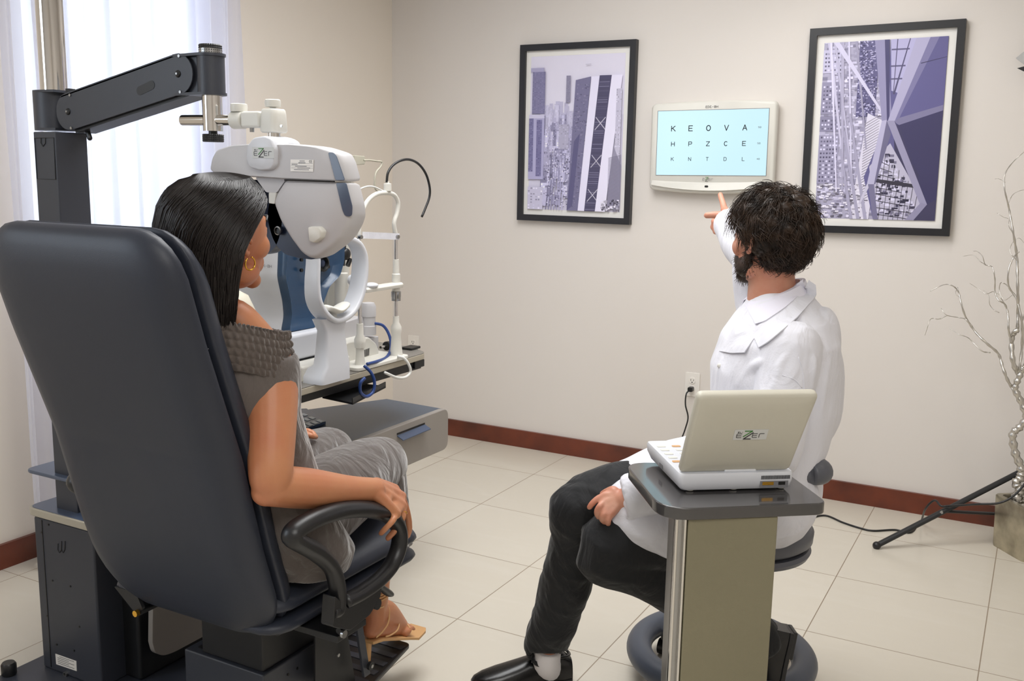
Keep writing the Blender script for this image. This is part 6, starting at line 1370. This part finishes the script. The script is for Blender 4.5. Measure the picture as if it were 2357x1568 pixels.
        m_ = MB(); nc = nu+1; vs = [p for r in rows for p in r]; N0 = len(vs); nn = []
        for j in range(nv+1):
            for i in range(nc):
                du = rows[j][min(i+1, nu)]-rows[j][max(i-1, 0)]; dv = rows[min(j+1, nv)][i]-rows[max(j-1, 0)][i]; w_ = du.cross(dv).normalized(); w_ = w_ if w_.dot(cc-rows[j][i]) > 0 else -w_; nn.append(w_)
        vs = vs+[p-w_*th for p, w_ in zip(vs, nn)]; fs = []
        for j in range(nv):
            for i in range(nu): a_ = j*nc+i; fs += [(a_, a_+1, a_+nc+1, a_+nc), (N0+a_, N0+a_+nc, N0+a_+nc+1, N0+a_+1)]
        bd = list(range(nc))+[j*nc+nu for j in range(1, nv+1)]+[nv*nc+i for i in range(nu-1, -1, -1)]+[j*nc for j in range(nv-1, 0, -1)]
        for a_, b2 in zip(bd, bd[1:]+bd[:1]): fs.append((a_, N0+a_, N0+b2, b2))
        m_.add(vs, fs); return m_.build(nm, mt, t, smooth=50)
    laid('lapel', 'coat', [(1707, 722), (1722, 750), (1736, 779)], [(1650, 812), (1680, 816), (1713, 813)], .002, .010)
    laid('coat_collar', 'coat', [(1862, 644), (1852, 664), (1800, 712), (1742, 750), (1735, 778)], [(1878, 655), (1882, 680), (1838, 730), (1770, 788), (1745, 802)], .004, .011, nu=22)
    laid('shirt_collar_leaf', 'shirt', [(1849, 642), (1800, 682), (1740, 704), (1714, 700)], [(1857, 664), (1808, 708), (1762, 740), (1738, 748)], .004, .009, nu=18)
    sm = MB()
    for pts in ([(1838, 822), (1847, 850), (1851, 885), (1850, 920)], [(1800, 864), (1828, 874), (1846, 893)]): sm.tube([pick(T1, *p)+(Vector(CAM)-pick(T1, *p)).normalized()*.0004 for p in pts], .0011, 6, smooth=5)
    sm.build('sleeve_seam', 'coat', t, smooth=180)
    for p in ((1656, 842),): q = pick(T1, *p); MB().ell(q+(Vector(CAM)-q).normalized()*.001, (.006, .006, .006)).build('coat_button', 'plastic_white', t)
    # ---- shoes
    def shoe(heel, fd, up, L_, nm, sock):
        fd = Vector(fd).normalized(); up = Vector(up).normalized(); sd = fd.cross(up).normalized(); up = sd.cross(fd)
        o_ = MB(); prof = [(0, .030, .055), (.03, .036, .075), (.07, .037, .078), (.11, .040, .066), (.16, .047, .052), (.21, .047, .040), (.25, .040, .030), (.275, .026, .022), (.285, .012, .014)]
        rings = []
        for x, w_, h_ in prof:
            rings.append([heel+fd*(x*L_/.285)+sd*(w_*math.copysign(abs(math.cos(q))**.75, math.cos(q)))+up*(.022+(h_ if math.sin(q) > 0 else .004)*abs(math.sin(q))**.8*(1 if math.sin(q) > 0 else -1)) for q in [2*math.pi*k/28 for k in range(28)]])
        so = o_.loft(rings).build(nm, 'leather', t, smooth=60)
        rings = []
        for x, w_, h_ in prof: rings.append([heel+fd*(x*L_/.285*1.01)+sd*(w_*1.07*s_)+up*z for s_, z in ((-1, .010), (1, .010), (1, .022), (-1, .022))])
        MB().loft(rings).build('sole', 'rubber', so, bevel=.002)
        MB().loft([[heel+fd*(x)+sd*(s_*w_)+up*z for x, s_, w_ in ((-.002, -1, .028), (-.002, 1, .028), (.07, 1, .037), (.07, -1, .037))] for z in (0, .012)]).build('heel', 'rubber', so, bevel=.003)
        # tongue and opening rim
        MB().tube([heel+fd*.105+up*.085-sd*.02, heel+fd*.112+up*.094, heel+fd*.105+up*.085+sd*.02], .004, 8, smooth=4, round_ends=True).build('tongue_edge', 'leather', so, smooth=180)
        ra = []
        for k in range(25): q = 2*math.pi*k/24; ra.append(heel+fd*(.055+.052*math.cos(q))+sd*(.036*math.sin(q))+up*(.090+.006*math.cos(q)+.004*abs(math.sin(q))))
        MB().tube(ra, .0042, 8, cap=False).build('opening_rim', 'leather', so, smooth=180)
        if sock: MB().tube([heel+fd*.06+up*.04, heel.lerp(sock, .6)+fd*.03, sock], [.038, .039, .037], 20, smooth=4).build('sock', 'sock', t, smooth=180)
    hr = onZ(1303, 1566, 0); hr = V(hr.x+.01, hr.y+.0, .002); shoe(hr, fd, (0, 0, 1), .285, 'shoe', anR+V(0, 0, -.016))
    # left shoe, heel lifted, toe on the ring
    hl = at(1830, 1450, 2.60); tl = at(1800, 1568, 2.62); ff = (tl-hl).normalized(); upv = (at(1700, 1455, 2.60)-hl); shoe(hl, ff, upv, .26, 'shoe', None)
    # ---- curly hair
    rs_ = random.Random(5); mb = MB()
    def S_(u, v, off=0):   # u azimuth from front (0) round, v elevation
        d = F*(math.cos(v)*math.cos(u))-R*(math.cos(v)*math.sin(u))+U*math.sin(v)
        c_ = hc+U*.034-F*.014; return c_+F*(d.dot(F)*(.100+off))+R*(d.dot(R)*(.080+off))+U*(d.dot(U)*(.088+off)), d
    for i in range(150):
        u = rs_.uniform(.75, 2*math.pi-.75); v = rs_.uniform(-.75, 1.5)
        if abs(u-math.pi) > 1.75 and v < .25: continue
        if abs(u-math.pi) > 1.30 and v < -.05: continue
        p, d = S_(u, v, .001); r = rs_.uniform(.018, .030); mb.ell(p, (r, r*.9, r*.7), Matrix.Rotation(rs_.uniform(0, 3), 3, 'X'), 10, 7)
    mb.ell(hc+U*.032-F*.018, (.082, .100, .090), m3, 24, 14)
    mb.ell(hc-U*.022-F*.056, (.056, .042, .05), m3, 24, 14)
    VS = []; FS = []
    for i in range(2350):
        u = rs_.uniform(.35, 2*math.pi-.35); v = rs_.uniform(-1.15, 1.5)
        if i >= 1900: u = math.pi+rs_.uniform(-.95, .95); v = rs_.uniform(-1.0, -.35)
        side = abs(u-math.pi)
        if side > 2.0 and v < .45: continue
        if 1.28 < side <= 2.0 and v < .02: continue
        L_ = rs_.uniform(.040, .085)*(1.0 if v > 0 else .75); n = 12
        p0, d0 = S_(u, v, .0); dirn = (-U*.9+F*(.45 if v > .6 else -.35)+R*(.25*math.sin(3*u+2*v))+V(rs_.gauss(0, .28), rs_.gauss(0, .28), rs_.gauss(0, .2)))
        dirn = (dirn-d0*dirn.dot(d0)).normalized(); sd = d0.cross(dirn); cr_r = rs_.uniform(.004, .010); fr = rs_.uniform(3, 7.5); ph = rs_.uniform(0, 6.28); lift = rs_.uniform(.010, .026)
        pts = []
        for j in range(n):
            s_ = j/(n-1); p = p0+dirn*(L_*s_)-d0*(L_*L_*s_*s_*4.6)*1.0+d0*(lift*math.sin(min(1, s_*1.5)*math.pi*.5))
            p += sd*(cr_r*math.sin(fr*s_+ph))+d0*(cr_r*.55*math.cos(fr*s_+ph)); pts.append(p)
        for q in range(6):
            o_ = V(rs_.gauss(0, .0014), rs_.gauss(0, .0014), rs_.gauss(0, .0014)); n0 = len(VS); r0 = rs_.uniform(.0007, .0012)
            for j, p in enumerate(pts):
                dd = (pts[min(j+1, n-1)]-pts[max(j-1, 0)]).normalized(); x = dd.cross(V(.4, .8, .3)).normalized(); y = dd.cross(x); r = r0*(1.25-.9*j/(n-1))
                for k in range(3): a = 2.094*k; VS.append(p+o_*(1+j*.3)+x*(r*math.cos(a))+y*(r*math.sin(a)))
            for j in range(n-1):
                for k in range(3): k_ = (k+1) % 3; FS.append((n0+j*3+k, n0+j*3+k_, n0+j*3+3+k_, n0+j*3+3+k))
    mb.add(VS, FS); mb.build('hair', 'hair_m', t, smooth=180)
    # ---- beard
    mb = MB(); VS = []; FS = []
    pads = [((0, .072, -.091), (.028, .021, .022)), ((0, .033, -.068), (.0552, .0470, .0375)), ((0, .048, -.050), (.0565, .040, .036))]
    for s_ in (-1, 1): pads += [((s_*.0504, .022, -.064), (.0162, .034, .0265)), ((s_*.062, .004, -.034), (.007, .011, .022))]
    for p, r in pads: mb.ell(P(*p), [x*1.04 for x in r], m3, 20, 12)
    mb.tube([P(-.028, .078, -.050), P(-.012, .0945, -.042), P(.012, .0945, -.042), P(.028, .078, -.050)], [.003, .0045, .0045, .003], 8, smooth=3, round_ends=True)
    for i in range(1500):
        p, r = rs_.choice(pads); d = Vector((rs_.gauss(0, 1), rs_.gauss(0, 1), rs_.gauss(0, 1))).normalized(); q = P(p[0]+r[0]*d.x, p[1]+r[1]*d.y, p[2]+r[2]*d.z); dw = (R*d.x+F*d.y+U*d.z)*.5-U*.6+V(rs_.gauss(0, .3), rs_.gauss(0, .3), 0)
        e_ = q+dw*rs_.uniform(.006, .012); x = dw.cross(V(.2, .7, .5)).normalized(); y = dw.normalized().cross(x); n0 = len(VS)
        for pp, rr in ((q, .0007), (e_, .0003)):
            for k in range(3): a = 2.094*k; VS.append(pp+x*(rr*math.cos(a))+y*(rr*math.sin(a)))
        for k in range(3): k_ = (k+1) % 3; FS.append((n0+k, n0+k_, n0+3+k_, n0+3+k))
    mb.add(VS, FS); mb.build('beard', 'hair_m', t, smooth=180)
man()
